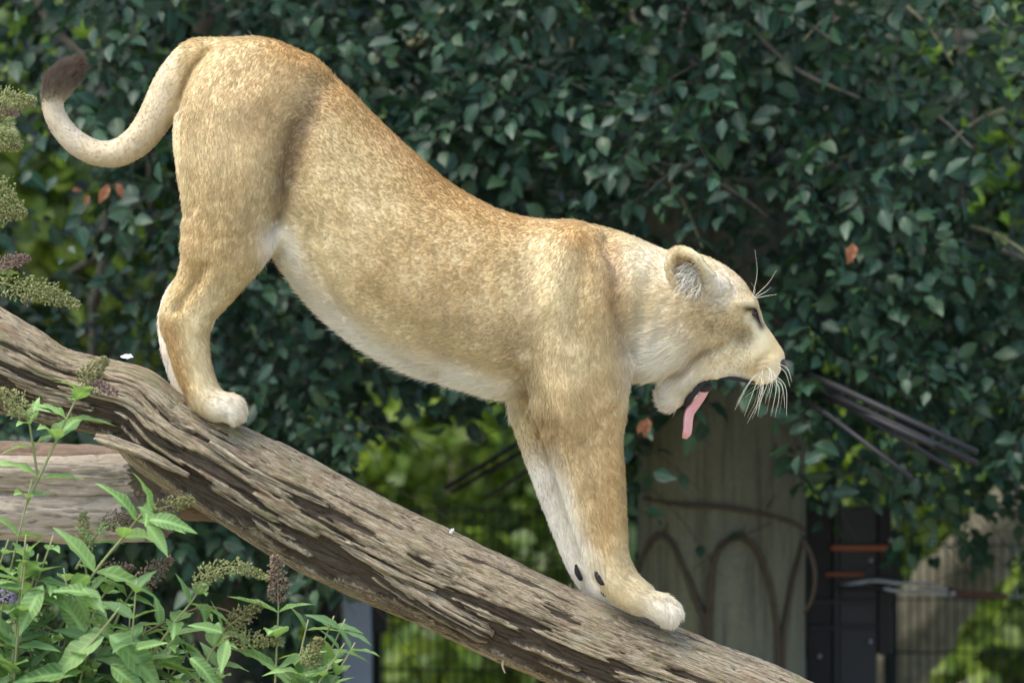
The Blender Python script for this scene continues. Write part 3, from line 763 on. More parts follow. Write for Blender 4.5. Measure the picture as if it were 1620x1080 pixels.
if True:
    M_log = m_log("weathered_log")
    f = log_line()
    seg = np.concatenate([[0], np.cumsum(np.linalg.norm(np.diff(f[:, :2], axis=0), axis=1))])
    sN = np.arange(0, seg[-1], 3.2)
    f = np.stack([np.interp(sN, seg, f[:, k]) for k in range(3)], 1)
    path = np.stack([(f[:, 0] - 810) * S, 0 * f[:, 0], ZC + (540 - f[:, 1]) * S], 1)
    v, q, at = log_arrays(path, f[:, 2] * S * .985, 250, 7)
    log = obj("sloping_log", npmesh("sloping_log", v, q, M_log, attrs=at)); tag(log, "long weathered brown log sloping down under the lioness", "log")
    # remains of a side branch, a torn fibre and loose bark strips
    def small_log(name, pts, r0, r1, parent, seed, nth=40, rotten=False, mat=None):
        p = catmull(np.array(pts, float), 14)
        v, q, at = log_arrays(p, np.interp(np.linspace(0, 1, len(p)), [0, .15, .8, 1], [r0 * .5, r0, r1, r1 * .6]), nth, seed, .7, rotten)
        return obj(name, npmesh(name, v, q, mat or M_log, attrs=at), parent)
    small_log("branch_stub", px_line([(560, 880, -.085), (640, 930, -.10), (700, 965, -.105), (755, 995, -.10), (775, 1008, -.09)]), .029, .034, log, 15, rotten=True)
    small_log("bark_strip", px_line([(150, 690, -.10), (220, 715, -.115), (300, 752, -.115)]), .016, .013, log, 16, 20)
    small_log("bark_strip", px_line([(330, 700, -.120), (380, 735, -.126), (450, 770, -.128), (520, 800, -.125)]), .009, .008, log, 17, 18)
    small_log("bark_strip", px_line([(540, 860, -.125), (620, 905, -.128), (690, 935, -.126)]), .011, .010, log, 18, 18)
    small_log("bark_strip", px_line([(880, 1000, -.10), (960, 1025, -.11), (1050, 1075, -.10)]), .012, .016, log, 19, 18)
    M_fibre = plain("pale_fibre", (.50, .42, .28), .8, .2, 50)
    limb("torn_fibre", px_line([(790, 1024, -.04), (797, 1038, -.045), (795, 1052, -.045), (799, 1064, -.045)]), .006, .002, M_fibre, log, 6, 2)
    limb("torn_fibre", px_line([(797, 1026, -.04), (803, 1036, -.045), (800, 1046, -.045)]), .004, .0015, M_fibre, log, 6, 5)
    # ---- stack of short logs that carries the upper end
    M_grey = m_log("grey_log", grey=.55, ends=True)
    rl = random.Random(8)
    stack = [("slim pale grey log on top of the stack under the sloping log", [(-620, 742, .95), (-200, 746, .56), (60, 750, .32), (236, 752, .16)], 27, 51),
             ("thick pale grey log lying right below the topmost of the stack", [(-620, 815, .97), (-200, 814, .58), (60, 814, .34), (238, 815, .175)], 39, 52),
             ("reddish brown log lying behind the two grey logs of the stack", [(-620, 742, 1.05), (-200, 746, .78), (120, 752, .56), (345, 772, .42)], 48, 53)]
    M_red = m_log("reddish_log", ends=True)
    nt = M_red.node_tree; bs = nt.nodes["Principled BSDF"]; src = bs.inputs["Base Color"].links[0].from_socket
    mm = nt.nodes.new("ShaderNodeMix"); mm.data_type = 'RGBA'; mm.inputs[0].default_value = .75; mm.inputs[7].default_value = (.13, .085, .06, 1); nt.links.new(src, mm.inputs[6]); nt.links.new(mm.outputs[2], bs.inputs["Base Color"])
    for k, (lb, pts, r_, sd_) in enumerate(stack):
        p = catmull(np.array(px_line(pts)), 60); kk = (D + pts[0][2]) / D * S
        v, q, at = log_arrays(p, np.full(len(p), r_ * kk), 90, sd_, 1.3, False)
        ra = at['rot'][1]; ra[:-2].reshape(len(p), 90)[-1:] = .85; ra[-1] = 1.1
        f_ = np.clip((np.arange(len(p)) - (len(p) - 14)) / 13, 0, 1)[:, None]; vv_ = v[:-2].reshape(len(p), 90, 3)
        if k < 2: vv_[:, :, 0] += f_ * .75 * (vv_[:, :, 1] - p[:, 1][:, None]) + f_ ** 3 * .006 * np.sin(np.arange(90) * 1.7)[None]; v[-1] += (-.004, -.002, 0)
        o = obj("short_log", npmesh("short_log", v, q, (M_grey, M_grey, M_red)[k], attrs=at)); tag(o, lb, "log", "logs stacked under the sloping log")
    for k, u in enumerate((-330, 40)):
        yp = (.57, .31)[k]; p0 = W(u, 850, yp)
        p = np.array([[p0.x, yp, z] for z in np.linspace(-.03, p0.z + .015, 40)])
        v, q, at = log_arrays(p, np.full(40, .11), 60, 60 + k, .8, False)
        o = obj("support_post", npmesh("support_post", v, q, M_grey, attrs=at)); tag(o, ("thick round wooden post under the far end of the log stack", "short round wooden post carrying the log stack behind the butterfly bush")[k], "post", "posts under the log stack")
    # feather and a pale splash on the log
    t = NT("white_feather"); t.base((.55, .55, .53)); t.set(Roughness=.7); M_fea = t.m
    fe = leaf_shape(.038, .28, 6, .7, .5, -.35, .3, .5, 2)
    frf = frames(np.array([[.8, -.15, -.28]]), np.array([[0, -.6, .8]]))[0]
    fme = npmesh("white_feather", (fe[0] @ frf.T), fe[1], M_fea)
    fo = obj("white_feather", fme, None, tuple(W(190, 560, -.01) + Vector((0, 0, -.006)))); tag(fo, "small white feather caught on the sloping log behind the hind paws", "feather")
    fm2 = ellipsoid("bird_dropping", (0, 0, 0), (.005, .003, .010), M_fea, rot=Matrix.Rotation(.5, 3, 'Y'), seg=12, rings=8, fn=lambda v: v * (1 + .25 * np.sin(v[:, 2:3] * 7 + v[:, 0:1] * 5)))
    fo = obj("bird_dropping", fm2, None, tuple(W(714, 841, -.035))); tag(fo, "small white bird dropping on the log between the lioness's feet", "dropping")


# ------------------------------------------------------------------ lioness: one continuous sculpted body
# The body is sculpted in photograph pixels (u right, v down) and w = pixels away from the camera.
def pc(u, v, w):
    """undo the small perspective shift of a point that lies w in front of / behind the lioness' mid plane"""
    k = 1 + w * S / D
    return 810 + (u - 810) * k, 540 + (v - 540) * k, w


def U2W(p):
    p = np.asarray(p, float)
    return np.stack([(p[..., 0] - 810) * S, p[..., 2] * S, ZC + (540 - p[..., 1]) * S], -1)


# chains: (u, v, w, radius, lateral ratio); flow = direction of the coat along the chain (+1 or -1)
CH = {}
CH['torso'] = dict(k=0, flow=-1, pts=[
    (385, 165, 0, 102, .80), (430, 178, 0, 101, .86), (474, 218, 0, 104, .84), (508, 268, 0, 114, .76), (557, 340, 0, 134, .70), (625, 406, 0, 139, .73),
    (690, 446, 0, 140, .78), (755, 470, 0, 135, .81), (815, 486, 0, 136, .80), (865, 488, 0, 133, .80), (908, 486, 0, 124, .84), (945, 480, 0, 110, .84)])
CH['neck'] = dict(k=22, flow=-1, pts=[
    (900, 454, 0, 90, .85), (960, 471, 0, 92, .82), (1005, 484, 0, 92, .80), (1048, 491, 0, 87, .84), (1085, 491, 0, 79, .88)])
CH['ruff'] = dict(k=24, flow=-1, pts=[(1010, 520, 0, 68, .95), (1042, 530, 0, 66, 1.05), (1078, 530, 0, 58, 1.15)])
CH['skull'] = dict(k=18, flow=-1, pts=[
    (1088, 478, 0, 71, .88), (1115, 485, 0, 66, .92), (1141, 493, 0, 54, 1.0), (1160, 500, 0, 39, 1.06), (1167, 504, 0, 33, 1.02)])
CH['bridge'] = dict(k=14, flow=-1, pts=[
    (1156, 505, 0, 40, .75), (1176, 525, 0, 33, .72), (1196, 547, 0, 30, .78), (1210, 562, 0, 26, .86), (1219, 567, 0, 21.5, .9)])
CH['cheek'] = dict(k=20, flow=-1, pts=[(1085, 530, 0, 58, 1.16), (1120, 545, 0, 52, 1.14), (1152, 556, 0, 42, 1.05), (1180, 564, 0, 35, 1.0)])
CH['pad'] = dict(k=10, flow=-1, pts=[(1184, 571, -6, 29, 1.0), (1201, 579, -8, 25.5, 1.0), (1210, 583, -8, 20.5, 1.0)])
CH['padf'] = dict(k=10, flow=-1, pts=[(1184, 571, 6, 29, 1.0), (1201, 579, 8, 25.5, 1.0), (1210, 583, 8, 20.5, 1.0)])
CH['jaw'] = dict(k=14, flow=-1, pts=[(1090, 578, 0, 34, 1.45), (1079, 598, 0, 28, 1.45), (1069, 614, 0, 24, 1.3), (1061, 628, 0, 20.5, 1.15)])
CH['earrim'] = dict(k=4, flow=-1, pts=[(1133, 458, -60, 9, 1), (1120, 441, -80, 9, 1), (1104, 421, -92, 8, 1), (1089, 405, -94, 7, 1), (1074, 399, -88, 6, 1), (1061, 404, -80, 5.5, 1), (1056, 420, -74, 5.5, 1), (1060, 440, -68, 6, 1), (1072, 462, -58, 8, 1)])
CH['tail'] = dict(k=16, flow=1, pts=[
    (345, 103, 0, 41, .8), (312, 97, 0, 34, .85), (288, 114, 2, 30, .9), (268, 141, 4, 28, .95), (252, 172, 6, 26, 1), (236, 200, 8, 24.5, 1), (214, 225, 10, 22.5, 1), (182, 242, 12, 20, 1),
    (147, 240, 12, 18.5, 1), (116, 222, 11, 17.5, 1), (94, 197, 10, 16, 1), (83, 172, 8, 15, 1), (84, 155, 7, 15.5, 1), (91, 138, 6, 17, 1), (102, 122, 5, 14, 1), (114, 108, 4, 8, 1)])
for side, nm in ((-1, 'n'), (1, 'f')):
    hip = [(400, 160, 34, 96, .66), (385, 205, 44, 104, .60), (383, 255, 52, 97, .58), (375, 308, 56, 81, .58), (362, 362, 56, 68, .60),
           (345, 412, 54, 56, .62), (325, 452, 52, 45, .62), (301, 484, 50, 39, .64), (293, 508, 49, 38, .66), (296, 534, 48, 32, .76), (300, 560, 48, 29, .84), (307, 588, 48, 27, .9), (317, 612, 48, 25, 1), (327, 630, 48, 24, 1.1), (342, 642, 48, 23, 1.3)]
    if side > 0:
        hip = hip[:7] + [(302, 480, 48, 42, .64), (292, 506, 47, 40, .66), (285, 534, 46, 31, .76), (284, 560, 45, 25, .84), (288, 586, 45, 21, .9), (294, 606, 45, 20, 1), (302, 622, 45, 20, 1.1), (316, 634, 45, 20, 1.3)]
    CH['hind' + nm] = dict(k=20, flow=1, pts=[(*pc(u, v, side * w), r, q) for u, v, w, r, q in hip])
    tz = [(-15, 0, 1.5), (-5, 5, 0), (6, 4, 0), (16, -1, 2)]
    for i, (dw, du, dv) in enumerate(tz):
        if side < 0:
            P = [(345, 642, 48 + dw * .8, 19, 1), (361 + du, 643 + dv, 48 + dw, 18, .70), (369 + du, 653 + dv, 48 + dw, 15, .70)]
        else:
            P = [(318, 634, 45 + dw * .8, 16, 1), (336 + du, 640 + dv, 45 + dw, 14.5, .8), (343 + du, 648 + dv, 45 + dw, 11.5, .8)]
        CH['htoe%s%d' % (nm, i)] = dict(k=5, flow=1, pts=[(*pc(u, v, side * w), r, q) for u, v, w, r, q in P])
    if side < 0:
        fore = [(893, 470, 56, 92, .50), (905, 540, 62, 88, .52), (914, 605, 62, 73, .56), (921, 655, 60, 62, .58), (926, 700, 58, 54, .62), (937, 750, 56, 48, .66), (946, 800, 54, 42, .72), (954, 845, 52, 35.5, .8),
                (962, 880, 50, 31, .9), (973, 908, 49, 29, 1), (990, 930, 48, 27, 1.15), (1012, 946, 48, 25, 1.3)]
        toe = (1020, 951, 1045, 961, 1062, 973)
    else:
        fore = [(880, 490, 56, 92, .50), (876, 560, 60, 76, .52), (862, 620, 62, 55, .60), (856, 660, 62, 45, .62), (864, 705, 61, 38, .70), (880, 760, 60, 34, .76), (896, 810, 58, 31, .8), (909, 850, 56, 28, .9),
                (920, 884, 54, 25, 1), (934, 910, 52, 24, 1.1), (952, 932, 50, 23, 1.25), (972, 948, 50, 22, 1.3)]
        toe = (976, 952, 996, 962, 1008, 972)
    CH['fore' + nm] = dict(k=24, flow=1, pts=[(*pc(u, v, side * w), r, q) for u, v, w, r, q in fore])
    for i, (dw, du, dv) in enumerate(tz):
        P = [(toe[0], toe[1], 48 + dw * .8, 17, 1), (toe[2] + du, toe[3] + dv - 1, 48 + dw, 18, .70), (toe[4] + du - 2, toe[5] + dv - 1, 48 + dw, 15, .70)]
        CH['ftoe%s%d' % (nm, i)] = dict(k=5, flow=1, pts=[(*pc(u, v, side * w), r, q) for u, v, w, r, q in P])

SEG = {n: catmull(c['pts'], 5) for n, c in CH.items()}
H = 3.0
G0 = np.array([48., 40., -138.]); G1 = np.array([1262., 1012., 138.])
NX, NY, NZ = [int((b - a) / H) + 1 for a, b in zip(G0, G1)]


def axis(i0, i1, d): return (G0[d] + H * np.arange(i0, i1)).astype(np.float32)


def box_idx(lo, hi):
    a = np.clip(((np.asarray(lo) - G0) / H).astype(int), 0, [NX, NY, NZ])
    b = np.clip(((np.asarray(hi) - G0) / H).astype(int) + 2, 0, [NX, NY, NZ])
    return a, b


def smin(a, b, k):
    if k <= 0: return np.minimum(a, b)
    h = np.maximum(k - np.abs(a - b), 0) / k
    return np.minimum(a, b) - h * h * k * 0.25


FIELD = np.full((NX, NY, NZ), 60, np.float32)


def put(lo, hi, fn, k, mode='add'):
    a, b = box_idx(lo, hi)
    sl_ = tuple(slice(i, j) for i, j in zip(a, b))
    u = axis(a[0], b[0], 0)[:, None, None]; v = axis(a[1], b[1], 1)[None, :, None]; w = axis(a[2], b[2], 2)[None, None, :]
    d = fn(u, v, w)
    if mode == 'add': FIELD[sl_] = smin(FIELD[sl_], d, k)
    else: FIELD[sl_] = -smin(-FIELD[sl_], d, k)


def chain_field(name):
    P = SEG[name]; k = CH[name]['k']
    m = 45
    ext = np.stack([P[:, 3], P[:, 3], P[:, 3] * P[:, 4]], 1)
    a, b = box_idx((P[:, :3] - ext).min(0) - m, (P[:, :3] + ext).max(0) + m)
    Dc = np.full(tuple(b - a), 60, np.float32)
    for p, q in zip(P[:-1], P[1:]):
        rq = (p[4] + q[4]) / 2; rm = max(p[3], q[3])
        lo = np.minimum(p[:3], q[:3]) - [rm + m, rm + m, rm * rq + m]
        hi = np.maximum(p[:3], q[:3]) + [rm + m, rm + m, rm * rq + m]
        a2, b2 = box_idx(lo, hi)
        a2, b2 = np.maximum(a2, a), np.minimum(b2, b)
        u = axis(a2[0], b2[0], 0)[:, None, None]; v = axis(a2[1], b2[1], 1)[None, :, None]; w = axis(a2[2], b2[2], 2)[None, None, :]
        du, dv, dw = q[0] - p[0], q[1] - p[1], (q[2] - p[2]) / rq
        L2 = du * du + dv * dv + dw * dw + 1e-9
        pu, pv, pw = u - p[0], v - p[1], (w - p[2]) / rq
        t = np.clip((pu * du + pv * dv + pw * dw) / L2, 0, 1)
        d = np.sqrt((pu - t * du) ** 2 + (pv - t * dv) ** 2 + (pw - t * dw) ** 2) - (p[3] + (q[3] - p[3]) * t)
        # the lateral squeeze shortens distances sideways; weigh by it near the sides
        d = d * (0.5 + 0.5 * min(1, rq))
        sl_ = tuple(slice(i - o, j - o) for i, j, o in zip(a2, b2, a))
        Dc[sl_] = smin(Dc[sl_], d.astype(np.float32), 4 if rm < 60 else 10)
    sl_ = tuple(slice(i, j) for i, j in zip(a, b))
    FIELD[sl_] = smin(FIELD[sl_], Dc, k)


def ell(c, r, rotz=0.0):
    c = np.asarray(c, float); r = np.asarray(r, float); cs, sn = math.cos(rotz), math.sin(rotz)
    def f(u, v, w):
        x, y, z = u - c[0], v - c[1], w - c[2]
        X, Y = x * cs + y * sn, -x * sn + y * cs
        k1 = np.sqrt((X / r[0]) ** 2 + (Y / r[1]) ** 2 + (z / r[2]) ** 2)
        return ((k1 - 1) * r.min() * 1.1).astype(np.float32)
    rm = r.max() + 30
    return c - rm, c + rm, f


def stroke(pts, sigma, amp, side=0):
    """raise (amp<0) or sink (amp>0) the surface along a polyline; side -1 near, +1 far, 0 both"""
    P = catmull(pts, 6) if len(pts) > 2 else np.asarray(pts, float)
    m = 3.2 * sigma
    a, b = box_idx([*(P.min(0) - m), -138 if side <= 0 else 0], [*(P.max(0) + m), 138 if side >= 0 else 0])
    u = axis(a[0], b[0], 0)[:, None]; v = axis(a[1], b[1], 1)[None, :]
    d2 = np.full((b[0] - a[0], b[1] - a[1]), 1e9, np.float32)
    for p, q in zip(P[:-1], P[1:]):
        dx, dy = q - p; t = np.clip(((u - p[0]) * dx + (v - p[1]) * dy) / (dx * dx + dy * dy + 1e-9), 0, 1)
        d2 = np.minimum(d2, (u - p[0] - t * dx) ** 2 + (v - p[1] - t * dy) ** 2)
    g = amp * np.exp(-d2 / (2 * sigma * sigma))
    w = axis(a[2], b[2], 2)
    ww = np.clip(np.abs(w) / 22.0, 0, 1)
    FIELD[a[0]:b[0], a[1]:b[1], a[2]:b[2]] += g[:, :, None] * ww[None, None, :]


def surface_nets(F):
    ins = F < 0
    c = np.zeros((NX - 1, NY - 1, NZ - 1), np.int8)
    for i in (0, 1):
        for j in (0, 1):
            for k in (0, 1):
                c += ins[i:NX - 1 + i, j:NY - 1 + j, k:NZ - 1 + k]
    act = np.argwhere((c > 0) & (c < 8))
    idx = np.full(c.shape, -1, np.int32); idx[tuple(act.T)] = np.arange(len(act))
    corner = np.stack([F[act[:, 0] + i, act[:, 1] + j, act[:, 2] + k] for i in (0, 1) for j in (0, 1) for k in (0, 1)], 1)
    offs = np.array([[i, j, k] for i in (0, 1) for j in (0, 1) for k in (0, 1)], float)
    acc = np.zeros((len(act), 3)); cnt = np.zeros(len(act))
    for a in range(8):
        for b in range(a + 1, 8):
            if np.abs(offs[a] - offs[b]).sum() != 1: continue
            fa, fb = corner[:, a], corner[:, b]
            m = (fa < 0) != (fb < 0)
            t = np.where(m, fa / np.where(m, fa - fb, 1), 0)
            acc[m] += (offs[a] + t[:, None] * (offs[b] - offs[a]))[m]; cnt[m] += 1
    V = (act + acc / cnt[:, None]) * H + G0
    quads = []
    for ax in range(3):
        e = [slice(None)] * 3; f = [slice(None)] * 3
        e[ax] = slice(0, -1); f[ax] = slice(1, None)
        A, B = ins[tuple(e)], ins[tuple(f)]
        cr = np.argwhere(A != B)
        o1, o2 = [(1, 2), (2, 0), (0, 1)][ax]
        ok = (cr[:, o1] > 0) & (cr[:, o2] > 0) & (cr[:, o1] < c.shape[o1]) & (cr[:, o2] < c.shape[o2])
        cr = cr[ok]
        flip = A[tuple(cr.T)]
        q = []
        for d1, d2 in ((-1, -1), (0, -1), (0, 0), (-1, 0)):
            p = cr.copy(); p[:, o1] += d1; p[:, o2] += d2
            q.append(idx[tuple(p.T)])
        q = np.stack(q, 1)
        q[~flip] = q[~flip][:, ::-1]
        quads.append(q)
    return V, np.vstack(quads)


def pl_dist(p, pts):
    """distance of points (n,2) to a polyline"""
    P = catmull(pts, 5) if len(pts) > 2 else np.asarray(pts, float)
    d2 = np.full(len(p), 1e9)
    for a, b in zip(P[:-1], P[1:]):
        e = b - a; t = np.clip(((p - a) @ e) / (e @ e + 1e-9), 0, 1)
        d2 = np.minimum(d2, ((p - a - t[:, None] * e) ** 2).sum(1))
    return np.sqrt(d2)


BACK = [(300, 75), (340, 58), (400, 62), (450, 75), (505, 95), (560, 145), (600, 185), (650, 235), (700, 283), (750, 315), (800, 338), (860, 349)]
BELLY = [(445, 390), (470, 440), (500, 485), (540, 525), (590, 560), (650, 585), (720, 605), (800, 632)]
TAN, PALE, WHITE = (.49, .365, .172), (.685, .585, .37), (.88, .83, .72)
ORANGE, BROWN, GREYB, DARK, SAND = (.42, .245, .085), (.24, .14, .06), (.25, .185, .11), (.045, .035, .03), (.55, .41, .235)


def coat(p, nrm):
    """pigment of the coat, with flank shade painted in, at sculpt points p (n,3) with sculpt-space normals"""
    n = len(p); u, v, w = p.T; q = p[:, :2]
    near = 1 / (1 + np.exp((w - 0) / 8.0))
    c = np.tile(np.array(TAN), (n, 1))

    def lay(col, a):
        a = np.clip(a, 0, 1)[:, None]
        c[:] = c * (1 - a) + np.array(col) * a

    def blob(col, cu, cv, su, sv, s, rot=0.0):
        cs, sn = math.cos(rot), math.sin(rot)
        x, y = u - cu, v - cv
        lay(col, s * np.exp(-0.5 * (((x * cs + y * sn) / su) ** 2 + ((-x * sn + y * cs) / sv) ** 2)))

    def line(col, pts, sg, s, mask=1.0): lay(col, s * np.exp(-0.5 * (pl_dist(q, pts) / sg) ** 2) * mask)

    lo = fbm(u / 90, v / 90, w / 90, 3, 3); hi = fbm(u / 22, v / 22, w / 22, 9, 2)
    lay(PALE, np.clip(.10 + .6 * lo, 0, .55)); lay(BROWN, np.clip(-.25 * lo + .08 * hi, 0, .18)); lay(ORANGE, np.clip(.3 * fbm(u / 130, v / 130, w / 130, 23, 2), 0, .3))
    # broad coat areas
    blob(SAND, 380, 200, 90, 80, .55); blob(PALE, 330, 200, 50, 110, .35)
    blob(PALE, 570, 300, 60, 80, .35); blob(SAND, 700, 430, 110, 80, .4)
    line(ORANGE, BACK[3:], 24, .62); line(ORANGE, BACK[4:9], 42, .36); line(BROWN, [(560, 165), (620, 225), (700, 300)], 12, .22)
    line(ORANGE, [(840, 362), (880, 366), (915, 372)], 14, .7)
    blob(GREYB, 800, 545, 120, 26, .28, .15)
    # shade of the flank hollow and crease, painted into the coat
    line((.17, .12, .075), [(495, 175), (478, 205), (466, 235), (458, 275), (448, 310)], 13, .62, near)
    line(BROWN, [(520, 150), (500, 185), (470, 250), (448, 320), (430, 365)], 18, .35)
    # shoulder: pale blade, darker line before it
    blob(PALE, 862, 440, 30, 58, .9); blob(PALE, 900, 560, 55, 55, .45); line(BROWN, [(820, 560), (835, 500), (830, 440)], 16, .22); blob(BROWN, 760, 520, 70, 22, .25, .4); line(BROWN, [(972, 395), (968, 440), (975, 490), (988, 545)], 11, .6)
    line(ORANGE, [(915, 375), (960, 400), (965, 470)], 20, .45)
    # belly
    dB = pl_dist(q, BELLY); lay(PALE, .9 * np.exp(-.5 * (dB / 46) ** 2)); lay(WHITE, .97 * np.exp(-.5 * (dB / 27) ** 4))
    blob(PALE, 515, 420, 22, 40, .55); lay(PALE, .8 * np.clip(nrm[:, 1] * 1.6 - .4, 0, 1) * np.exp(-.5 * (((u - 480) / 40) ** 2 + ((v - 420) / 50) ** 2)))
    line(BROWN, [(800, 560), (818, 585), (835, 620)], 8, .35)
    # rump edge and thigh
    line(PALE, [(273, 165), (279, 250), (286, 320), (288, 380), (284, 430)], 9, .85)
    line(BROWN, [(300, 340), (330, 350), (400, 352)], 10, .18); line(ORANGE, [(300, 380), (330, 400), (400, 390)], 22, .25)
    # hind lower leg
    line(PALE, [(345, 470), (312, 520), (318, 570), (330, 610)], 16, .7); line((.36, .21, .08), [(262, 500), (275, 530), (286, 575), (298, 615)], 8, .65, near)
    blob(WHITE, 365, 648, 26, 22, .85); blob(PALE, 262, 480, 12, 16, .8)
    far_leg = (1 - near)
    lay(WHITE, .75 * far_leg * (v > 440) * (u < 420)); lay(WHITE, .85 * far_leg * np.clip((v - 690) / 60, 0, 1) * (u > 760))
    blob(PALE, 818, 650, 12, 30, .8)
    blob(ORANGE, 848, 680, 14, 30, .35)
    # near fore leg: warm front, white back edge and foot
    line(SAND, [(925, 640), (940, 750), (955, 850)], 30, .35, near); line(ORANGE, [(965, 660), (965, 740), (962, 800), (955, 850)], 16, .42, near); line(BROWN, [(880, 668), (900, 690), (935, 760)], 14, .22, near)
    line(WHITE, [(862, 672), (885, 750), (905, 830), (930, 880), (945, 910)], 11, .9, near * np.clip((v - 680) / 90, 0, 1))
    lay(PALE, .75 * near * np.clip((v - 860) / 50, 0, 1) * (u > 800)); blob(WHITE, 1050, 965, 34, 22, .85); blob(BROWN, 985, 895, 8, 10, .35)
    # neck and head
    lay(PALE, .8 / (1 + np.exp(-(u - 992) / 9.0)) * (v < 640)); blob(WHITE, 1035, 420, 46, 28, .4)
    blob(WHITE, 1028, 572, 28, 38, .95); blob(WHITE, 1062, 556, 26, 42, .65); blob(WHITE, 1050, 636, 26, 24, .97)
    blob(TAN, 1140, 500, 44, 26, .8); blob((.20, .14, .075), 1172, 530, 15, 13, .7); blob((.26, .18, .09), 1145, 522, 30, 10, .6, .35); blob((.30, .20, .09), 1120, 500, 30, 14, .4); line((.25, .17, .08), [(1080, 585), (1105, 560), (1140, 547)], 5, .55)
    blob(SAND, 1150, 445, 46, 24, .65); line(ORANGE, [(1190, 462), (1206, 500), (1226, 540), (1240, 560)], 7, .35)
    blob(WHITE, 1120, 590, 40, 13, .7); blob(PALE, 1201, 532, 8, 15, .5); line(TAN, [(1190, 585), (1210, 570), (1225, 552)], 12, .7)
    blob(WHITE, 1217, 598, 12, 8, .6); blob((.36, .24, .12), 1075, 590, 22, 5, .35, -.4)
    line((.05, .035, .025), [(1181, 488), (1190, 491), (1196, 502), (1203, 516)], 5, .95); line(PALE, [(1180, 500), (1190, 512), (1196, 524)], 4, .7)
    blob(PALE, 1187, 479, 10, 4, .8)
    for yy in (570, 578, 586): line((.22, .14, .08), [(1194, yy), (1212, yy - 4)], 1.6, .5)
    # ear
    ear = near * (w < -40)
    blob((.50, .37, .20), 1072, 424, 13, 20, .6); line(PALE, [(1075, 397), (1090, 402), (1106, 420), (1126, 446)], 5, .85); line((.15, .09, .04), [(1090, 414), (1101, 430), (1114, 449)], 3, .75); line(PALE, [(1062, 404), (1057, 420), (1061, 440)], 3, .6)
    blob((.30, .2, .1), 1082, 458, 12, 9, .55); blob(WHITE, 1134, 456, 17, 18, .85)
    # tail
    tl = np.clip((305 - u) / 45, 0, 1) * (pl_dist(q, [(a[0], a[1]) for a in CH['tail']['pts'][2:]]) < 45)
    lay((.54, .455, .315), .85 * tl)
    lay((.56, .50, .40), .5 * tl * (u < 130))
    tt = 1 / (1 + np.exp((v - 158 + .25 * (u - 85)) / 6.0)) * (u < 145) * (v < 185)
    lay((.085, .06, .045), .93 * tt)
    line((.14, .085, .055), [(118, 118), (128, 100)], 10, .5)
    c *= (1 + .10 * hi + .06 * lo)[:, None]
    return np.clip(c, 0.01, .9)


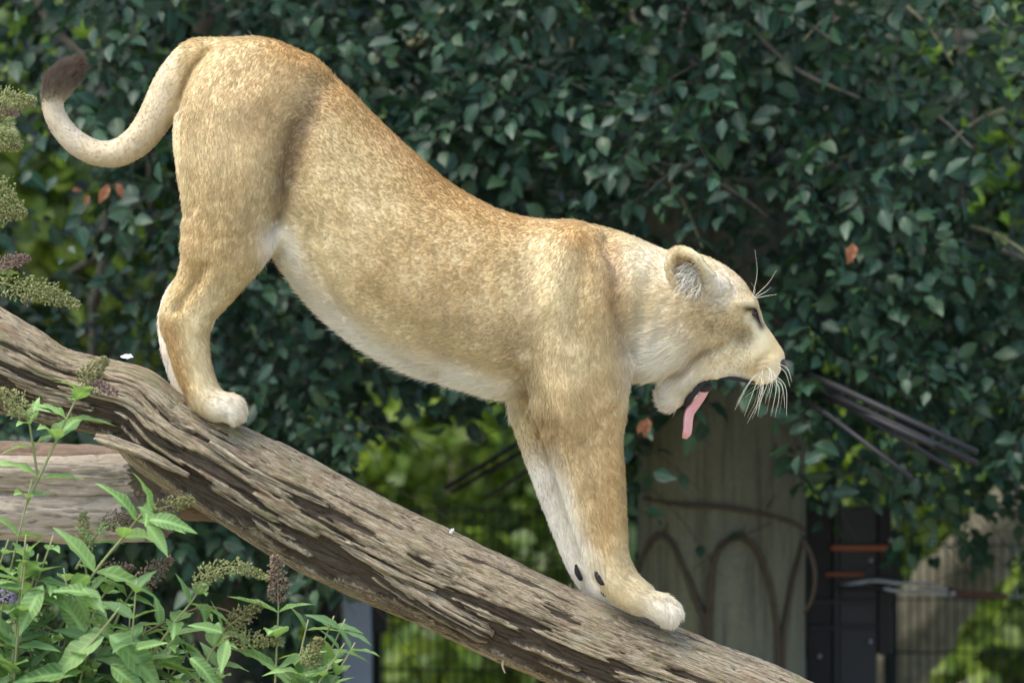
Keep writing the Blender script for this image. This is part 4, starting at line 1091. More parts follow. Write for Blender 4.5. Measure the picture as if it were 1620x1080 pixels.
def build_lioness():
    for n in CH: chain_field(n)
    put(*ell((430, 365, 0), (42, 26, 66), -.5), 24)                               # skin web between thigh and belly
    # muscles and hollows
    stroke([(515, 140), (492, 180), (470, 235), (455, 290), (440, 345)], 17, 11)
    stroke([(482, 200), (466, 235), (456, 275)], 16, 10)
    stroke([(452, 310), (440, 345), (428, 372)], 8, 4)
    stroke([(330, 84), (306, 112), (291, 150), (283, 172)], 5, 10)
    stroke([(385, 130), (395, 138)], 12, 4); stroke([(380, 180), (420, 150)], 20, -5)
    stroke([(960, 385), (970, 430), (978, 490), (994, 550)], 12, 12)
    stroke([(905, 366), (884, 420), (872, 480)], 17, -8); stroke([(925, 400), (915, 470), (905, 540)], 10, 4); stroke([(880, 560), (892, 620), (880, 655)], 18, -7); stroke([(930, 540), (942, 590), (948, 620)], 9, 3); stroke([(500, 96), (520, 110)], 14, -6); stroke([(400, 250), (385, 310), (370, 360)], 16, -5); stroke([(330, 180), (318, 260), (312, 330)], 12, 4); stroke([(838, 425), (848, 500), (842, 570)], 20, 6)
    stroke([(836, 590), (856, 628), (866, 668)], 7, 9); stroke([(818, 580), (836, 620)], 8, 5)
    stroke([(826, 570), (846, 612), (858, 650)], 7, -6, -1); stroke([(966, 648), (950, 660), (938, 688)], 6, 4, -1); stroke([(900, 620), (905, 690), (925, 760)], 14, -4, -1)
    stroke([(975, 690), (975, 790), (978, 850)], 7, -3, -1); stroke([(925, 700), (940, 780), (958, 850)], 8, 3, -1)
    stroke([(496, 368), (514, 436), (556, 506), (612, 550), (700, 588)], 6, 9); stroke([(520, 400), (545, 470), (590, 525)], 12, -4)
    stroke([(600, 470), (680, 540), (780, 590)], 14, 5); stroke([(520, 300), (590, 450)], 30, -4)
    for k in range(6): stroke([(628 + 34 * k, 385 + 10 * k), (650 + 33 * k, 450 + 9 * k), (655 + 32 * k, 515 + 8 * k)], 8, 2.8)
    stroke([(330, 425), (305, 465), (285, 492)], 6, 7); stroke([(352, 400), (330, 470), (318, 520)], 9, -4)
    stroke([(296, 560), (308, 605)], 5, 3); stroke([(290, 340), (330, 352), (380, 350)], 6, 1.4); stroke([(295, 372), (340, 385)], 6, 1.2)
    for k in range(4): stroke([(310 + 14 * k, 330 + 16 * k), (372 + 10 * k, 318 + 18 * k)], 5, 1.0)
    stroke([(470, 340), (476, 358)], 4, 4); stroke([(486, 338), (490, 362)], 4, 4); stroke([(500, 345), (503, 368)], 4, 3)
    for g_ in ([(1034, 944), (1050, 955), (1056, 976)], [(1054, 947), (1068, 958), (1073, 980)], ): stroke(g_, 3.2, 3.2, -1)
    for g_ in ([(354, 634), (364, 648), (364, 664)], [(370, 634), (379, 648), (379, 666)]): stroke(g_, 3.0, 2.2, -1)
    # face
    stroke([(1060, 598), (1085, 582), (1108, 558), (1140, 548)], 6, 6); stroke([(1182, 498), (1194, 500)], 6, 6); stroke([(1196, 505), (1212, 535), (1226, 556)], 5, 2.5)
    stroke([(1165, 480), (1186, 479), (1198, 477)], 6, -5); stroke([(1150, 530), (1180, 535)], 12, 3); stroke([(1110, 520), (1150, 520)], 16, -3)
    stroke([(1192, 592), (1200, 572), (1215, 560)], 4, 3); stroke([(1020, 450), (1015, 520), (1012, 560)], 9, 5); stroke([(1048, 480), (1042, 540)], 8, 3)
    stroke([(1130, 598), (1165, 597), (1195, 604)], 5, -3)
    # mouth: hollow between the jaws
    put(*ell((1112, 628, 0), (12, 34, 21), .62), 4, 'sub')
    # ears
    for sd_ in (-1, 1):
        cw = 60 * sd_
        rot = -.35 if sd_ < 0 else -1.0
        ce = (1088, 432) if sd_ < 0 else (1083, 448)
        put(*ell((ce[0], ce[1], cw), (30, 35, 24), rot), 8)
        put(*ell((ce[0] - 5, ce[1] + 2, cw + 30 * sd_), (21, 27, 30), rot), 3, 'sub')
        put(*ell((1130, 454, 52 * sd_), (24, 20, 13), .5), 6)
    V, Q = surface_nets(FIELD)
    # soften the grid
    e = np.vstack([Q[:, [0, 1]], Q[:, [1, 2]], Q[:, [2, 3]], Q[:, [3, 0]]])
    for it in range(4):
        acc = np.zeros_like(V); cnt = np.zeros(len(V))
        for a, b in ((0, 1), (1, 0)):
            for d_ in range(3): acc[:, d_] += np.bincount(e[:, a], V[e[:, b], d_], len(V))
            cnt += np.bincount(e[:, a], minlength=len(V))
        V = V + (0.55 if it % 2 == 0 else -0.50) * (acc / np.maximum(cnt, 1)[:, None] - V)
    t = np.vstack([Q[:, [0, 1, 2]], Q[:, [0, 2, 3]]])
    fn = np.cross(V[t[:, 1]] - V[t[:, 0]], V[t[:, 2]] - V[t[:, 0]])
    vn = np.zeros_like(V)
    for a in range(3):
        for d_ in range(3): vn[:, d_] += np.bincount(t[:, a], fn[:, d_], len(V))
    vn /= np.linalg.norm(vn, axis=1)[:, None] + 1e-9
    # orient outwards with the field
    gi = np.clip(((V + vn * 4 - G0) / H).astype(int), 0, [NX - 1, NY - 1, NZ - 1])
    if (FIELD[tuple(gi.T)] > 0).mean() < .5: vn = -vn; fn = -fn
    # mirror in v when going to the world keeps handedness: (u, w, -v)
    return V, Q, t, vn, fn


def flow_dir(p, nrm):
    """direction the coat lies in at sculpt points"""
    F = np.zeros_like(p); 
    for name, P in SEG.items():
        fl = CH[name]['flow']
        m_ = 40
        lo = P[:, :3].min(0) - P[:, 3].max() - m_; hi = P[:, :3].max(0) + P[:, 3].max() + m_
        s = np.where(((p > lo) & (p < hi)).all(1))[0]
        if not len(s): continue
        pp = p[s]; best = np.full(len(s), 1e9); tg = np.zeros((len(s), 3))
        for a, b in zip(P[:-1], P[1:]):
            rq = (a[4] + b[4]) / 2
            e = (b[:3] - a[:3]) * [1, 1, 1 / rq]; x = (pp - a[:3]) * [1, 1, 1 / rq]
            t = np.clip((x @ e) / (e @ e + 1e-9), 0, 1)
            d = np.linalg.norm(x - t[:, None] * e, axis=1) - (a[3] + (b[3] - a[3]) * t)
            m = d < best; best[m] = d[m]
            tg[m] = fl * (b[:3] - a[:3]) / (np.linalg.norm(b[:3] - a[:3]) + 1e-9)
        F[s] += tg * np.exp(-np.clip(best, -10, 80) / 9.0)[:, None]
    body = (p[:, 0] > 440) & (p[:, 0] < 1000) & (p[:, 1] < 640)
    F[:, 1] += .35 * body * np.linalg.norm(F, axis=1)          # flank coat also runs a little downwards
    head = np.clip((p[:, 0] - 1020) / 60, 0, 1)
    F = F * (1 - .7 * head)[:, None] + np.stack([-np.ones(len(p)), np.clip((p[:, 1] - 480) / 60, -.1, 1.3), 0 * p[:, 0]], 1) * (.7 * head)[:, None] * np.linalg.norm(F, axis=1)[:, None]
    F -= nrm * (F * nrm).sum(1)[:, None]
    return F / (np.linalg.norm(F, axis=1)[:, None] + 1e-6)


def fur_length(p):
    u, v, w = p.T; q = p[:, :2]
    L = np.full(len(p), 12.0)
    def add(val, wt): L[:] = L * (1 - np.clip(wt, 0, 1)) + val * np.clip(wt, 0, 1)
    add(32, np.exp(-.5 * (pl_dist(q, BELLY) / 22) ** 2)); add(15, np.exp(-.5 * (((u - 480) / 30) ** 2 + ((v - 400) / 40) ** 2)))
    add(6.5, np.clip((u - 1110) / 30, 0, 1)); add(4.0, np.clip((u - 1185) / 20, 0, 1) * (v > 500))
    add(36, np.exp(-.5 * (((u - 1035) / 34) ** 2 + ((v - 560) / 46) ** 2))); add(24, np.exp(-.5 * (((u - 1046) / 14) ** 2 + ((v - 638) / 16) ** 2)))
    L *= .62
    add(5, np.exp(-.5 * (((u - 1090) / 26) ** 2 + ((v - 428) / 30) ** 2))); add(12, np.exp(-.5 * (((u - 1132) / 16) ** 2 + ((v - 458) / 16) ** 2)))
    add(7.0, (v > 660) * (u > 780) * 1.0); add(6.5, (v > 440) * (u < 420) * 1.0)
    add(13, np.exp(-.5 * (pl_dist(q, [(862, 672), (885, 750), (905, 830), (935, 890)]) / 9) ** 2))
    add(11, np.exp(-.5 * (((u - 1062) / 20) ** 2 + ((v - 968) / 20) ** 2))); add(10, np.exp(-.5 * (((u - 375) / 16) ** 2 + ((v - 655) / 18) ** 2)))
    add(16, np.exp(-.5 * (pl_dist(q, [(838, 590), (858, 630), (865, 665)]) / 9) ** 2))
    add(4.5, (u < 290) * (v < 270) * 1.0)
    add(24, (u < 140) * (v < 160) * np.clip((165 - v) / 22, 0, 1))
    return L


def m_fur(name):
    t = NT(name); a = t.attr("coat"); 
    t.base(a.outputs["Color"]); t.set(Roughness=.55)
    t.b.inputs["Specular IOR Level"].default_value = .12
    tr = t.add("BsdfTranslucent"); t.link(a.outputs["Color"], tr.inputs[0])
    mx = t.add("MixShader"); mx.inputs[0].default_value = .30
    t.link(t.b.outputs[0], mx.inputs[1]); t.link(tr.outputs[0], mx.inputs[2]); t.link(mx.outputs[0], t.out.inputs[0])
    return t.m


def m_skin():
    t = NT("skin_coat"); a = t.attr("coat"); t.base(a.outputs["Color"]); t.set(Roughness=.8)
    t.b.inputs["Specular IOR Level"].default_value = .1
    return t.m


def surf_w(u, v, side=-1):
    i, j = int((u - G0[0]) / H + .5), int((v - G0[1]) / H + .5)
    col = FIELD[i, j]; k = np.where(col < 0)[0]
    if not len(k): return None
    kk = k[0] if side < 0 else k[-1]
    return G0[2] + H * kk


if True:
    V, Q, T3, VN, FN = build_lioness()
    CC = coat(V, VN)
    Qw = Q
    # face winding: check against the field normal in world space
    WV = U2W(V)
    f0 = np.cross(WV[Q[:, 1]] - WV[Q[:, 0]], WV[Q[:, 2]] - WV[Q[:, 0]])
    nw = np.stack([VN[:, 0], VN[:, 2], -VN[:, 1]], 1)
    if ((f0 * nw[Q[:, 0]]).sum(1) > 0).mean() < .5: Qw = Q[:, ::-1]
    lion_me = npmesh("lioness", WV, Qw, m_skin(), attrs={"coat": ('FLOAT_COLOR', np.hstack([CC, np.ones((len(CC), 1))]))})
    lioness = obj("lioness", lion_me)
    tag(lioness, "tan lioness stretching down the sloping log, mouth open, tongue out, tail curled up", "lioness")

    # coat hairs
    rg = np.random.default_rng(4)
    area = np.linalg.norm(FN, axis=1) / 2
    cen = V[T3].mean(1)
    wt = area * np.where(cen[:, 2] < 12, 1.0, .65)
    wt = wt * np.where(cen[:, 0] > 1000, 1.5, 1.0) * np.where((cen[:, 0] < 140) & (cen[:, 1] < 165), 3.0, 1.0)
    NH = 500000
    ti = rg.choice(len(T3), NH, p=wt / wt.sum())
    r1, r2 = np.sqrt(rg.random(NH)), rg.random(NH)
    bc = np.stack([1 - r1, r1 * (1 - r2), r1 * r2], 1)
    P0 = (V[T3[ti]] * bc[:, :, None]).sum(1); N0 = (VN[T3[ti]] * bc[:, :, None]).sum(1)
    N0 /= np.linalg.norm(N0, axis=1)[:, None]
    # keep nose, eye and mouth free
    free = ((P0[:, 0] > 1228) & (P0[:, 1] > 564)) | (((P0[:, 0] - 1190) ** 2 + (P0[:, 1] - 494) ** 2 < 49)) \
        | (np.abs(P0[:, 2]) < 20) & (P0[:, 0] > 1072) & (P0[:, 0] < 1200) & (P0[:, 1] > 592) & (N0[:, 1] > -.2)
    P0, N0 = P0[~free], N0[~free]
    NH = len(P0)
    ti, bc = ti[~free], bc[~free]
    cell = np.floor(P0 / 7.0).astype(np.int64); key = (cell[:, 0] * 4096 + cell[:, 1]) * 4096 + cell[:, 2] + 2048
    _, first, inv = np.unique(key, return_index=True, return_inverse=True)
    F0 = flow_dir(P0[first], N0[first])[inv]
    F0 -= N0 * (F0 * N0).sum(1)[:, None]; F0 /= np.linalg.norm(F0, axis=1)[:, None] + 1e-6
    L0 = fur_length(P0[first])[inv] * (0.65 + .6 * rg.random(NH))
    # clumping: neighbouring hairs share a sideways lean
    cl = np.stack([*(noise(P0[:, 0] / 4.8, P0[:, 1] / 4.8, P0[:, 2] / 4.8, k) for k in (31, 47, 53))], 1)
    F1 = F0 + .25 * cl + .16 * rg.normal(size=(NH, 3))
    F1 /= np.linalg.norm(F1, axis=1)[:, None]
    lift = (.13 + .12 * rg.random(NH) + .10 * noise(P0[:, 0] / 14, P0[:, 1] / 14, P0[:, 2] / 14, 61))[:, None]
    lift = np.where(((P0[:, 0] < 140) & (P0[:, 1] < 160))[:, None], .22, lift)
    st = np.array([0., .34, .68, 1.])
    L = L0[:, None]
    pts = np.stack([P0 - N0 * .6 + (F1 * s * (.75 + .25 * s) + N0 * lift * s * (1.5 - .5 * s)) * L + np.array([0, 1, 0]) * (.10 * s * s) * L for s in st], 1)
    hc = (CC[T3[ti]] * bc[:, :, None]).sum(1) * (1 + .09 * rg.normal(size=NH))[:, None] * (1 + .03 * rg.normal(size=(NH, 3)))
    dk = rg.random(NH) < .03
    hc[dk] *= .75
    cu = bpy.data.hair_curves.new("fur")
    cu.add_curves([4] * NH)
    cu.attributes["position"].data.foreach_set("vector", U2W(pts).astype(np.float32).ravel())
    ra = cu.attributes.new("radius", 'FLOAT', 'POINT')
    prof = np.array([.62, .58, .42, .10]) * S * .45
    ra.data.foreach_set("value", (np.ones((NH, 1)) * prof).astype(np.float32).ravel())
    ca = cu.attributes.new("coat", 'FLOAT_COLOR', 'CURVE')
    ca.data.foreach_set("color", np.hstack([np.clip(hc, .005, .92), np.ones((NH, 1))]).astype(np.float32).ravel())
    cu.materials.append(m_fur("coat_hair"))
    fur = obj("fur", cu, lioness)
    tag(fur, "short sandy coat with white belly and dark tail tuft")

    # ------------------------------------------------ face parts
    M_black = plain("black_skin", (.012, .011, .012), .6, .3, 60)
    t = NT("nose_leather"); t.base((.02, .014, .014)); t.set(Roughness=.42); t.bump(t.noise(t.obj(), 500, 2), .3, .001); M_nose = t.m
    t = NT("amber_eye"); t.base((.018, .011, .006)); t.set(Roughness=.1); M_eye = t.m
    t = NT("tongue_flesh"); t.base(t.mix(t.noise(t.obj(), 90, 3), (.58, .26, .28), (.68, .36, .37))); t.set(Roughness=.34); t.bump(t.noise(t.obj(), 420, 2), .35, .0015)
    t.b.inputs["Subsurface Weight"].default_value = .2; t.b.inputs["Subsurface Radius"].default_value = (.01, .004, .003); M_tongue = t.m
    M_tooth = plain("tooth_ivory", (.62, .55, .38), .3, .5, 60)
    M_whisk = plain("whisker_white", (.62, .58, .45), .5, .3, 60, .1)
    M_tuft = plain("ear_tuft", (.74, .70, .60), .5, .3, 90, .2)

    def uv(*a): return U2W(np.array(a, float))
    for sd_ in (-1, 1):
        w_ = (surf_w(1190, 495, sd_) or 28 * sd_)
        ey = ellipsoid("eye", uv(1190.5, 494.5, w_ - 2.8 * sd_), (6.6 * S, 6.2 * S, 6.4 * S), M_eye)
        obj("eye", ey, lioness)
        wl = [(1183, 490.5), (1187, 488.5), (1191, 488.5), (1195, 491), (1197, 497), (1200, 507), (1203, 514)]
        path = np.array([uv(a, b, (surf_w(a, b, sd_) or w_) + 1.0 * sd_) for a, b in wl])
        path[:, 1] = np.linspace(path[0, 1], path[-1, 1], len(path)) * .6 + path[:, 1] * .4
        obj("eyelid", tube_mesh("eyelid", catmull(path, 3), np.interp(np.arange(len(catmull(path, 3))), [0, 4, 12, 18], [.8, 1.8, 1.9, .7]) * S, M_black, 7), lioness)
    # nose leather wraps the tip of the muzzle
    def nosefn(v):
        v = v.copy(); v[:, 1] *= 1 - .35 * np.clip(-v[:, 2], 0, 1); v[:, 0] *= 1 + .1 * v[:, 2]; return v
    obj("nose", ellipsoid("nose", uv(1235.0, 575.0, 0), (9.5 * S, 17 * S, 11.0 * S), M_nose, rot=Matrix.Rotation(R(-22), 3, 'Y'), fn=nosefn), lioness)
    # lips
    up = [(1136, 599), (1150, 597.5), (1166, 599), (1180, 602.5), (1193, 605)]
    for sd_ in (-1, 1):
        pth = np.array([uv(a, b, sd_ * c) for (a, b), c in zip(up, (34, 34, 32, 30, 26))])
        pp_ = catmull(pth, 4)
        obj("lip", tube_mesh("lip", pp_, np.interp(np.linspace(0, 1, len(pp_)), [0, .3, .7, 1], [1.0, 2.8, 3.2, 1.4]) * S, M_black, 8, wob=.3), lioness)
        lowp = [(1116, 603, 33), (1106, 610, 32), (1098, 619, 30), (1090, 630, 26), (1083, 641, 20)]
        pth = catmull(np.array([uv(a, b, sd_ * c) for a, b, c in lowp]), 4)
        obj("lip", tube_mesh("lip", pth, np.interp(np.linspace(0, 1, len(pth)), [0, .3, .8, 1], [2.0, 4.6, 6.0, 3.4]) * S, M_black, 8, wob=.3), lioness)
        obj("tooth", tube_mesh("tooth", np.array([uv(1092, 629, 17 * sd_), uv(1098, 627, 17 * sd_), uv(1104, 624, 16.5 * sd_)]), np.array([4.2, 3.2, .6]) * S, M_tooth, 8), lioness)
    # mouth lining between the jaws
    obj("mouth_lining", ellipsoid("mouth_lining", uv(1108, 612, 0), (20 * S, 24 * S, 10 * S), M_black), lioness)
    # tongue: broad ribbon hanging over the lower teeth
    ax_ = catmull(np.array([(1114, 606), (1107, 622), (1097, 638), (1089, 650), (1086, 663), (1085, 679), (1082, 693)], float), 5)
    nS = 15; tv = []
    for i, (a, b) in enumerate(ax_):
        f = i / (len(ax_) - 1)
        tgv = ax_[min(i + 1, len(ax_) - 1)] - ax_[max(i - 1, 0)]; tgv /= np.linalg.norm(tgv)
        nv = np.array([-tgv[1], tgv[0]])
        th_ = np.interp(f, [0, .3, .55, .9, 1], [10, 9, 8.5, 7.5, 2.5]); hw = np.interp(f, [0, .3, .7, .92, 1], [15, 17, 19, 15, 4])
        for j in range(nS):
            an = 2 * math.pi * j / nS
            cx, cw = math.cos(an), math.sin(an)
            o_ = nv * (th_ * cx * (1 - .3 * abs(cw)) + 6.0 * (cw * cw - .5))
            tv.append((a + o_[0], b + o_[1], hw * cw))
    tv = np.array(tv); n_ = len(ax_)
    ii = np.arange(n_ - 1)[:, None]; jj = np.arange(nS)[None]
    tq = np.stack([ii * nS + jj, ii * nS + (jj + 1) % nS, (ii + 1) * nS + (jj + 1) % nS, (ii + 1) * nS + jj], -1).reshape(-1, 4)
    cap = np.stack([np.full(nS, len(tv)), (n_ - 1) * nS + np.arange(nS), (n_ - 1) * nS + (np.arange(nS) + 1) % nS], 1)
    tv = np.vstack([tv, [[*ax_[-1] + [0, .8], 0]]])
    tongue = obj("tongue", npmesh("tongue", U2W(tv), [tq, cap], M_tongue), lioness)
    tag(tongue, "pink tongue hanging out of the open mouth")

    # whiskers
    rw = random.Random(3)
    wlist = []
    for i in range(13):
        a = (rw.uniform(1196, 1220), rw.uniform(572, 596), -24)
        tip = (rw.uniform(1168, 1244), rw.uniform(622, 662), -rw.uniform(45, 95))
        mid = (a[0] * .45 + tip[0] * .55 + rw.uniform(4, 14), a[1] * .62 + tip[1] * .38 - 4, -rw.uniform(38, 62))
        wlist.append((a, mid, tip))
    wlist += [((1200, 588, -26), (1182, 606, -60), (1158, 647, -90)), ((1196, 590, -26), (1178, 610, -56), (1160, 640, -84)), ((1222, 575, -18), (1240, 588, -30), (1247, 612, -48)),
              ((1222, 572, -18), (1243, 582, -30), (1250, 604, -48)), ((1208, 590, -24), (1200, 625, -60), (1178, 668, -80))]
    wlist += [((a[0], a[1], -a[2]), (b[0], b[1], -b[2]), (c[0], c[1], -c[2])) for a, b, c in wlist[:9]]
    for tp in ((1192, 396), (1226, 428), (1217, 455), (1226, 466), (1186, 448)):
        wlist.append(((1188, 473, -24), ((1192 + tp[0]) / 2 + 4, (466 + tp[1]) / 2 + 2, -32), (tp[0], tp[1], -44)))
    for a, b, c in wlist:
        pth = U2W(catmull(np.array([a, b, c], float), 6))
        obj("whisker", tube_mesh("whisker", pth, np.linspace(.48, .12, len(pth)) * S, M_whisk, 5), lioness)
    # pale tufts inside the near ear
    tv_, tq_, tt_, nb = [], [], [], 0
    for i in range(230):
        a = np.array([rw.uniform(1080, 1114), rw.uniform(420, 466), -rw.uniform(64, 78)])
        d_ = np.array([rw.uniform(-24, -4), rw.uniform(-4, 16), -rw.uniform(5, 14)])
        pth = U2W(catmull(np.array([a, a + d_ * .55 + [0, -3, -1], a + d_ + [0, 3, 2]]), 4))
        v, q, t_ = tube(pth, np.linspace(.75, .12, len(pth)) * S, 4)
        tv_.append(v); tq_.append(q + nb); tt_.append(t_ + nb); nb += len(v)
    obj("ear_tuft", npmesh("ear_tuft", np.vstack(tv_), [np.vstack(tq_), np.vstack(tt_)], M_tuft), lioness)
    # foot pads and dew claws
    M_pad = plain("pad_black", (.024, .022, .023), .85, .15, 60)
    pads = [((990, 953, -50), (17, 8, 20), .45), ((1044, 981, -49), (14, 6, 18), .42), ((333, 650, -48), (18, 9, 20), .5), ((358, 662, -47), (14, 6, 18), .5),
            ((960, 936, 22), (11, 8, 12), .3), ((306, 641, 45), (14, 8, 16), .5)]
    for cl_ in ([(942, 898, -64), (945, 910, -69), (951, 921, -71), (957, 924, -70)], [(911, 893, 26), (913, 904, 20), (918, 914, 18), (921, 918, 19)]):
        pth = catmull(np.array([uv(*pc(*c)) for c in cl_]), 5)
        obj("dew_claw", tube_mesh("dew_claw", pth, np.interp(np.linspace(0, 1, len(pth)), [0, .35, .75, 1], [1.8, 4.6, 3.8, .5]) * S, M_pad, 10), lioness)
    for c, r_, ro in pads:
        c = pc(*c)
        obj("paw_pad", ellipsoid("paw_pad", uv(*c), (r_[0] * S, r_[2] * S, r_[1] * S), M_pad, rot=Matrix.Rotation(ro, 3, 'Y'), seg=14, rings=9), lioness)


# ------------------------------------------------------------------ butterfly bush
if True:
    M_bud = leaf_mat("bush_leaf", (.07, .145, .04), (.15, .25, .08), (.27, .37, .15), trans=(.28, .46, .09), tf=.34, rough=.55, spec=.35, perobj=True, veins=.8)
    M_budm = leaf_mat("bush_leaf_mass", (.06, .12, .05), (.09, .165, .065), (.14, .22, .09), trans=(.24, .40, .08), tf=.34, rough=.48, spec=.45, veins=.5)
    M_stem = plain("green_stem", (.20, .22, .09), .6, .3, 60, .25); M_wood = plain("brown_stem", (.14, .095, .06), .75, .2, 60, .3)
    SPK = [leaf_mat("spike_green", (.18, .20, .07), (.30, .31, .13), (.42, .42, .20), (.3, .34, .1), .2, .7, .2),
           leaf_mat("spike_brown", (.12, .085, .055), (.21, .155, .105), (.32, .25, .17), (.2, .12, .06), .15, .8, .2),
           leaf_mat("spike_olive", (.12, .13, .05), (.21, .21, .085), (.31, .28, .13), (.2, .2, .06), .15, .75, .2),
           leaf_mat("spike_lilac", (.30, .22, .42), (.42, .32, .55), (.5, .42, .6), (.4, .3, .5), .2, .7, .2),
           leaf_mat("spike_pink", (.16, .10, .09), (.26, .17, .15), (.34, .26, .2), (.3, .18, .14), .15, .8, .2)]
    rb = np.random.default_rng(14)
    bush = empty("butterfly_bush", (-1.15, -.50, 0)); tag(bush, "butterfly bush with pale green leaves and faded brown flower spikes before the log", "bush")

    def spike_mesh(path, width, mat, n, seed):
        """flower spike: axis with many small pointed buds in short side clusters, slimmer to the tip"""
        r_ = np.random.default_rng(seed)
        p = catmull(np.array(path), 10); m = len(p)
        v, q, tr = tube(p, np.linspace(.0022, .0008, m), 5)
        f = r_.random(n) ** .85; idx = f * (m - 1); i0 = np.minimum(idx.astype(int), m - 2); fr = (idx - i0)[:, None]
        c = p[i0] * (1 - fr) + p[i0 + 1] * fr; tg = unit(p[i0 + 1] - p[i0])
        an = r_.random(n) * 2 * np.pi; a1 = unit(np.cross(tg, [.3, .9, .2])); a2 = np.cross(tg, a1)
        out = a1 * np.cos(an)[:, None] + a2 * np.sin(an)[:, None]
        prof = np.interp(f, [0, .12, .5, 1], [.55, 1, .8, .18]) * (.75 + .5 * np.abs(np.sin(f * 21 + 1.3 * np.cos(an))))
        rad = 1.35 * width * prof * np.sqrt(r_.random(n)) * (.8 + .4 * r_.random(n))
        c = c + out * rad[:, None] + tg * (rad * .45)[:, None]
        dr = unit(out + tg * .7 + .35 * r_.normal(size=(n, 3))); sz = r_.uniform(.0050, .0100, n)
        rot = frames(dr, unit(r_.normal(size=(n, 3))))
        bud = np.array([[0, 0, 0], [.5, .34, 0], [.5, -.17, .30], [.5, -.17, -.30], [1.15, 0, 0]])
        bt = np.array([[0, 2, 1], [0, 3, 2], [0, 1, 3], [4, 1, 2], [4, 2, 3], [4, 3, 1]])
        bv = (np.einsum('nij,kj->nki', rot, bud) * sz[:, None, None] + c[:, None]).reshape(-1, 3)
        bq = (bt[None] + (np.arange(n) * 5)[:, None, None] + len(v)).reshape(-1, 3)
        return npmesh("flower_spike", np.vstack([v, bv]), [q, np.vstack([tr, bq])], mat, smooth=False)

    LAN = [leaf_shape(1, .215, 9, 1.05, .30, a, w_, .36, s) for a, w_, s in ((.22, .10, 0), (.38, .14, 1), (.10, .08, 2), (.55, .18, 4))]
    leafm = [npmesh("leaf", s[0], s[1], M_bud, attrs={"lv": ('FLOAT_VECTOR', s[2])}) for s in LAN]
    nleaf = [0]; extra = []

    def add_leaf(p, d, n, size, parent):
        fr = frames(np.array([d], float), np.array([n], float))[0]
        if nleaf[0] < 292:
            place("leaf", leafm[rb.integers(4)], np.array(p), fr, size, parent); nleaf[0] += 1
        else: extra.append((p, fr, size))

    def shoot(pts, y, pairs, size, spike=None, r0=.0042, wood=False, side_spikes=(), jit=.25):
        y = y * .55 - .10
        P = np.array([tuple(W(u, v, y)) for u, v in pts]); P[:, 1] += np.linspace(0, rb.uniform(-.05, .05), len(P))
        c = catmull(P, 8)
        st = obj("stem", tube_mesh("stem", c, np.linspace(r0, r0 * .5, len(c)), M_wood if wood else M_stem, 6), bush)
        for i, f in enumerate(pairs):
            k = min(int(f * (len(c) - 1)), len(c) - 2); tg = unit((c[k + 1] - c[k])[None])[0]
            a = rb.uniform(-.5, .5) + (i % 2) * 1.45
            s0 = unit(np.cross(tg, [0.0, 1, 0])[None])[0]; s1 = np.cross(tg, s0)
            lat = s0 * math.cos(a) + s1 * math.sin(a)
            for sg in (1, -1):
                d = unit((lat * sg * .85 + tg * .50 + rb.normal(size=3) * jit * .6 + np.array([0, 0, -.05]))[None])[0]
                nn = unit((tg * .55 + np.array([0, -.30, .75]) + rb.normal(size=3) * jit)[None])[0]
                add_leaf(c[k], d, nn, size * 1.5 * rb.uniform(.7, 1.2) * (1.08 - .45 * f), st)
        for sp in ([spike] if spike else []) + list(side_spikes):
            path, wd, mt = sp[:3]
            obj("flower_spike", spike_mesh([tuple(W(u, v, y - .02)) for u, v in path], wd, SPK[mt], sp[3] if len(sp) > 3 else 420, int(rb.integers(1e6))), st)
        return st

    # shoots that can be told apart in the photograph
    shoot([(40, 800), (80, 715), (110, 650), (128, 612)], -.9, (.2, .42, .62, .82, .94), .10, ([(126, 614), (142, 592), (168, 568)], .020, 2), side_spikes=[([(136, 606), (158, 612), (184, 622)], .013, 4, 220)])
    shoot([(60, 760), (52, 700), (46, 664), (40, 648)], -.85, (.3, .6, .85), .08, ([(48, 662), (28, 640), (-4, 618)], .022, 0))
    shoot([(90, 1000), (150, 905), (195, 850), (226, 812), (240, 806)], -1.0, (.25, .5, .68, .82, .95), .105, ([(238, 808), (270, 800), (306, 792)], .018, 2, 330))
    shoot([(150, 960), (138, 910), (135, 880)], -.8, (.3, .7), .07, ([(135, 882), (133, 850), (132, 812)], .018, 0, 320))
    shoot([(120, 900), (150, 850), (164, 832)], -.7, (.4, .8), .07, ([(162, 832), (185, 822), (218, 818)], .018, 1, 300))
    shoot([(160, 1040), (190, 970), (212, 932)], -.9, (.3, .6, .85), .09, ([(210, 934), (240, 908), (270, 884)], .020, 1))
    shoot([(210, 1080), (265, 1000), (300, 955), (316, 932)], -1.0, (.2, .45, .7, .9), .10, ([(312, 938), (328, 908), (372, 896), (424, 914)], .017, 0, 620))
    shoot([(432, 1150), (436, 1060), (439, 985), (440, 952)], -1.0, (.35, .58, .82), .115, ([(440, 956), (439, 920), (436, 880)], .019, 1, 480), r0=.0035, jit=.12)
    shoot([(300, 1100), (335, 1030), (358, 992)], -.95, (.3, .6, .9), .085, ([(356, 994), (380, 976), (412, 958)], .018, 2, 360), side_spikes=[([(352, 1002), (390, 1010), (446, 1016)], .019, 0, 420)])
    shoot([(470, 1150), (478, 1090), (482, 1062)], -1.05, (.3, .6, .9), .095, ([(482, 1062), (492, 1040), (506, 1012)], .022, 2, 420))
    shoot([(-40, 1010), (-10, 960), (6, 946)], -.9, (.5, .9), .08, ([(0, 948), (14, 942), (30, 936)], .020, 3, 200))
    shoot([(60, 1120), (72, 1050), (76, 1000)], -.95, (.3, .7), .09, ([(76, 1002), (74, 970), (70, 936)], .018, 1, 360))
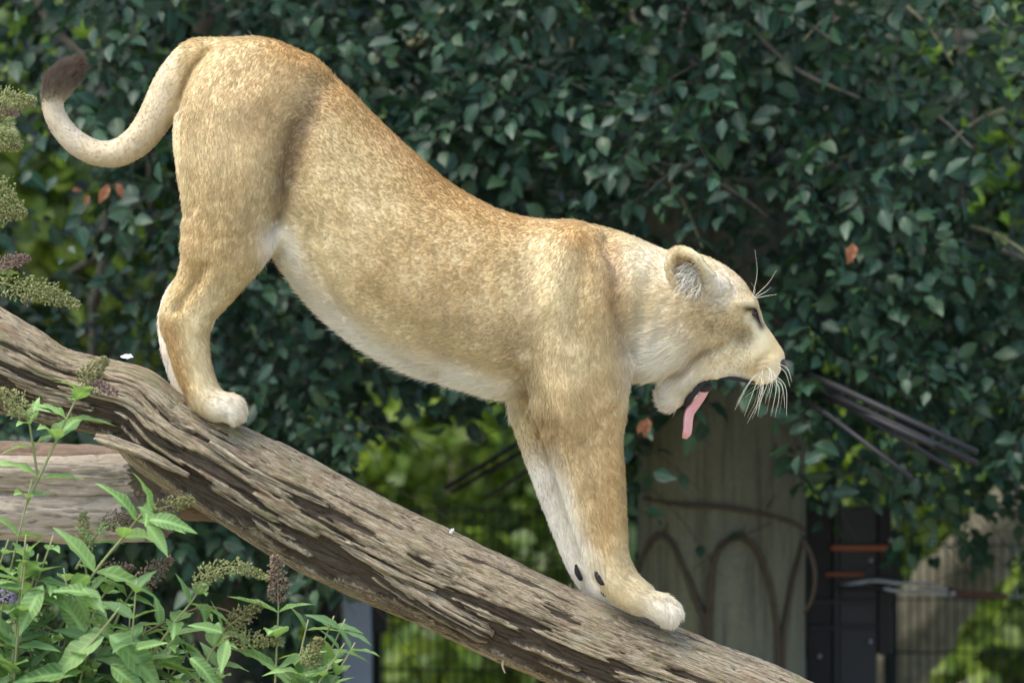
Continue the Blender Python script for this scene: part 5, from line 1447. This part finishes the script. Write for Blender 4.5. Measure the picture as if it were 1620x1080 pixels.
    shoot([(0, 1120), (20, 1060), (24, 1035)], -.9, (.4, .8), .09, ([(22, 1036), (24, 1012), (30, 984)], .030, 1, 480))
    shoot([(120, 1010), (150, 960), (190, 905)], -.75, (.3, .7), .08, ([(150, 905), (175, 900), (210, 898)], .014, 1, 220))
    shoot([(180, 1030), (260, 985), (330, 960), (400, 985)], -.85, (.3, .6), .07, wood=True)
    shoot([(-30, 905), (30, 915), (75, 925), (120, 930)], -1.1, (.35, .7, 1.0), .11, wood=True)
    # shoots reaching in above the log at the side
    shoot([(-160, 420), (-90, 300), (-50, 210), (-20, 175)], -.7, (.4, .7), .08, ([(-25, 172), (10, 158), (54, 162)], .026, 0, 620), side_spikes=[([(-30, 196), (0, 180), (30, 178)], .012, 4, 160)])
    shoot([(-150, 520), (-80, 360), (-40, 260), (-20, 228)], -.7, (.5, .8), .07, ([(-18, 205), (2, 215), (30, 234)], .030, 0, 560))
    shoot([(-140, 620), (-70, 430), (-30, 330)], -.7, (.5, .8), .07, ([(-30, 298), (0, 312), (36, 342)], .034, 0, 640), side_spikes=[([(-30, 362), (0, 350), (22, 340)], .012, 0, 180)])
    shoot([(-140, 700), (-70, 520), (-20, 440), (-6, 432)], -.7, (.4, .8), .08, ([(-10, 428), (14, 414), (46, 408)], .016, 4, 300), side_spikes=[([(-5, 446), (40, 456), (82, 466), (124, 484)], .025, 0, 900)])
    # large leaves that stand out
    bigs = shoot([(20, 1180), (90, 1080), (150, 1010), (190, 960)], -1.25, (), .1, r0=.005)
    for (u0, v0, u1, v1, nx, ny, nz) in [(165, 1006, 68, 1058, .1, -.6, .8), (172, 1004, 268, 1068, -.1, -.65, .75), (68, 925, 28, 1000, -.4, -.9, .2), (160, 945, 90, 915, .1, -.5, .85), (130, 930, 165, 962, .2, -.8, .5), (205, 1030, 262, 1012, 0, -.5, .9), (175, 1050, 232, 1098, -.1, -.7, .7), (130, 1062, 20, 1072, .1, -.5, .9),
                                         (240, 812, 222, 800, .3, -.8, .5), (232, 830, 268, 872, .5, -.8, .4), (236, 822, 300, 822, -.1, -.8, .6), (300, 1040, 352, 1075, 0, -.6, .8), (352, 1000, 300, 985, .1, -.6, .8), (360, 1012, 348, 1062, -.3, -.9, .3)]:
        a = np.array(W(u0, v0, -.78)); b = np.array(W(u1, v1, -.81)); Ln = np.linalg.norm(b - a)
        add_leaf(a, b - a, (nx, ny, nz), Ln * 1.03, bigs)
    # filling growth: more shoots rising from the crown of the bush
    for k in range(24):
        u0 = rb.uniform(-120, 420); top = (730 if u0 < 50 else 850 + (u0 - 50) * .35) + rb.uniform(0, 150)
        v1 = min(top, 1040); lean = rb.uniform(-50, 90)
        y = rb.uniform(-1.25, -.45)
        shoot([(u0 - lean * .3, 1190), (u0, (1190 + v1) / 2 + 20), (u0 + lean, v1)], y, (.30, .45, .6, .74, .86, .95), rb.uniform(.075, .115), jit=.3)
    for k in range(22):
        u0 = rb.uniform(-160, 520); y = rb.uniform(-1.2, -.4)
        shoot([(u0 + rb.uniform(-40, 40), 1210), (u0, 1120), (u0 + rb.uniform(-40, 60), 1010 + rb.uniform(-40, 50))], y, (.35, .5, .65, .8, .95), rb.uniform(.08, .12), jit=.35)
    if extra:
        ep = np.array([e[0] for e in extra]); er = np.array([e[1] for e in extra]); es = np.array([e[2] for e in extra])
        tag(obj("foliage", scatter("foliage", LAN[0], ep, er, es, M_budm), bush), kind="stuff")
    # woody base down to the ground
    for k in range(9):
        a = rb.uniform(0, 6.28); b0 = np.array([-1.15 + .10 * math.cos(a), -.50 + .10 * math.sin(a), -.02]); b1 = np.array([-1.15 + rb.uniform(-.55, .75), -.50 + rb.uniform(-.3, .12), .62])
        limb("woody_stem", [b0, (b0 + b1) / 2 + [0, 0, .05], b1], .012, .006, M_wood, bush, 7, 70 + k)
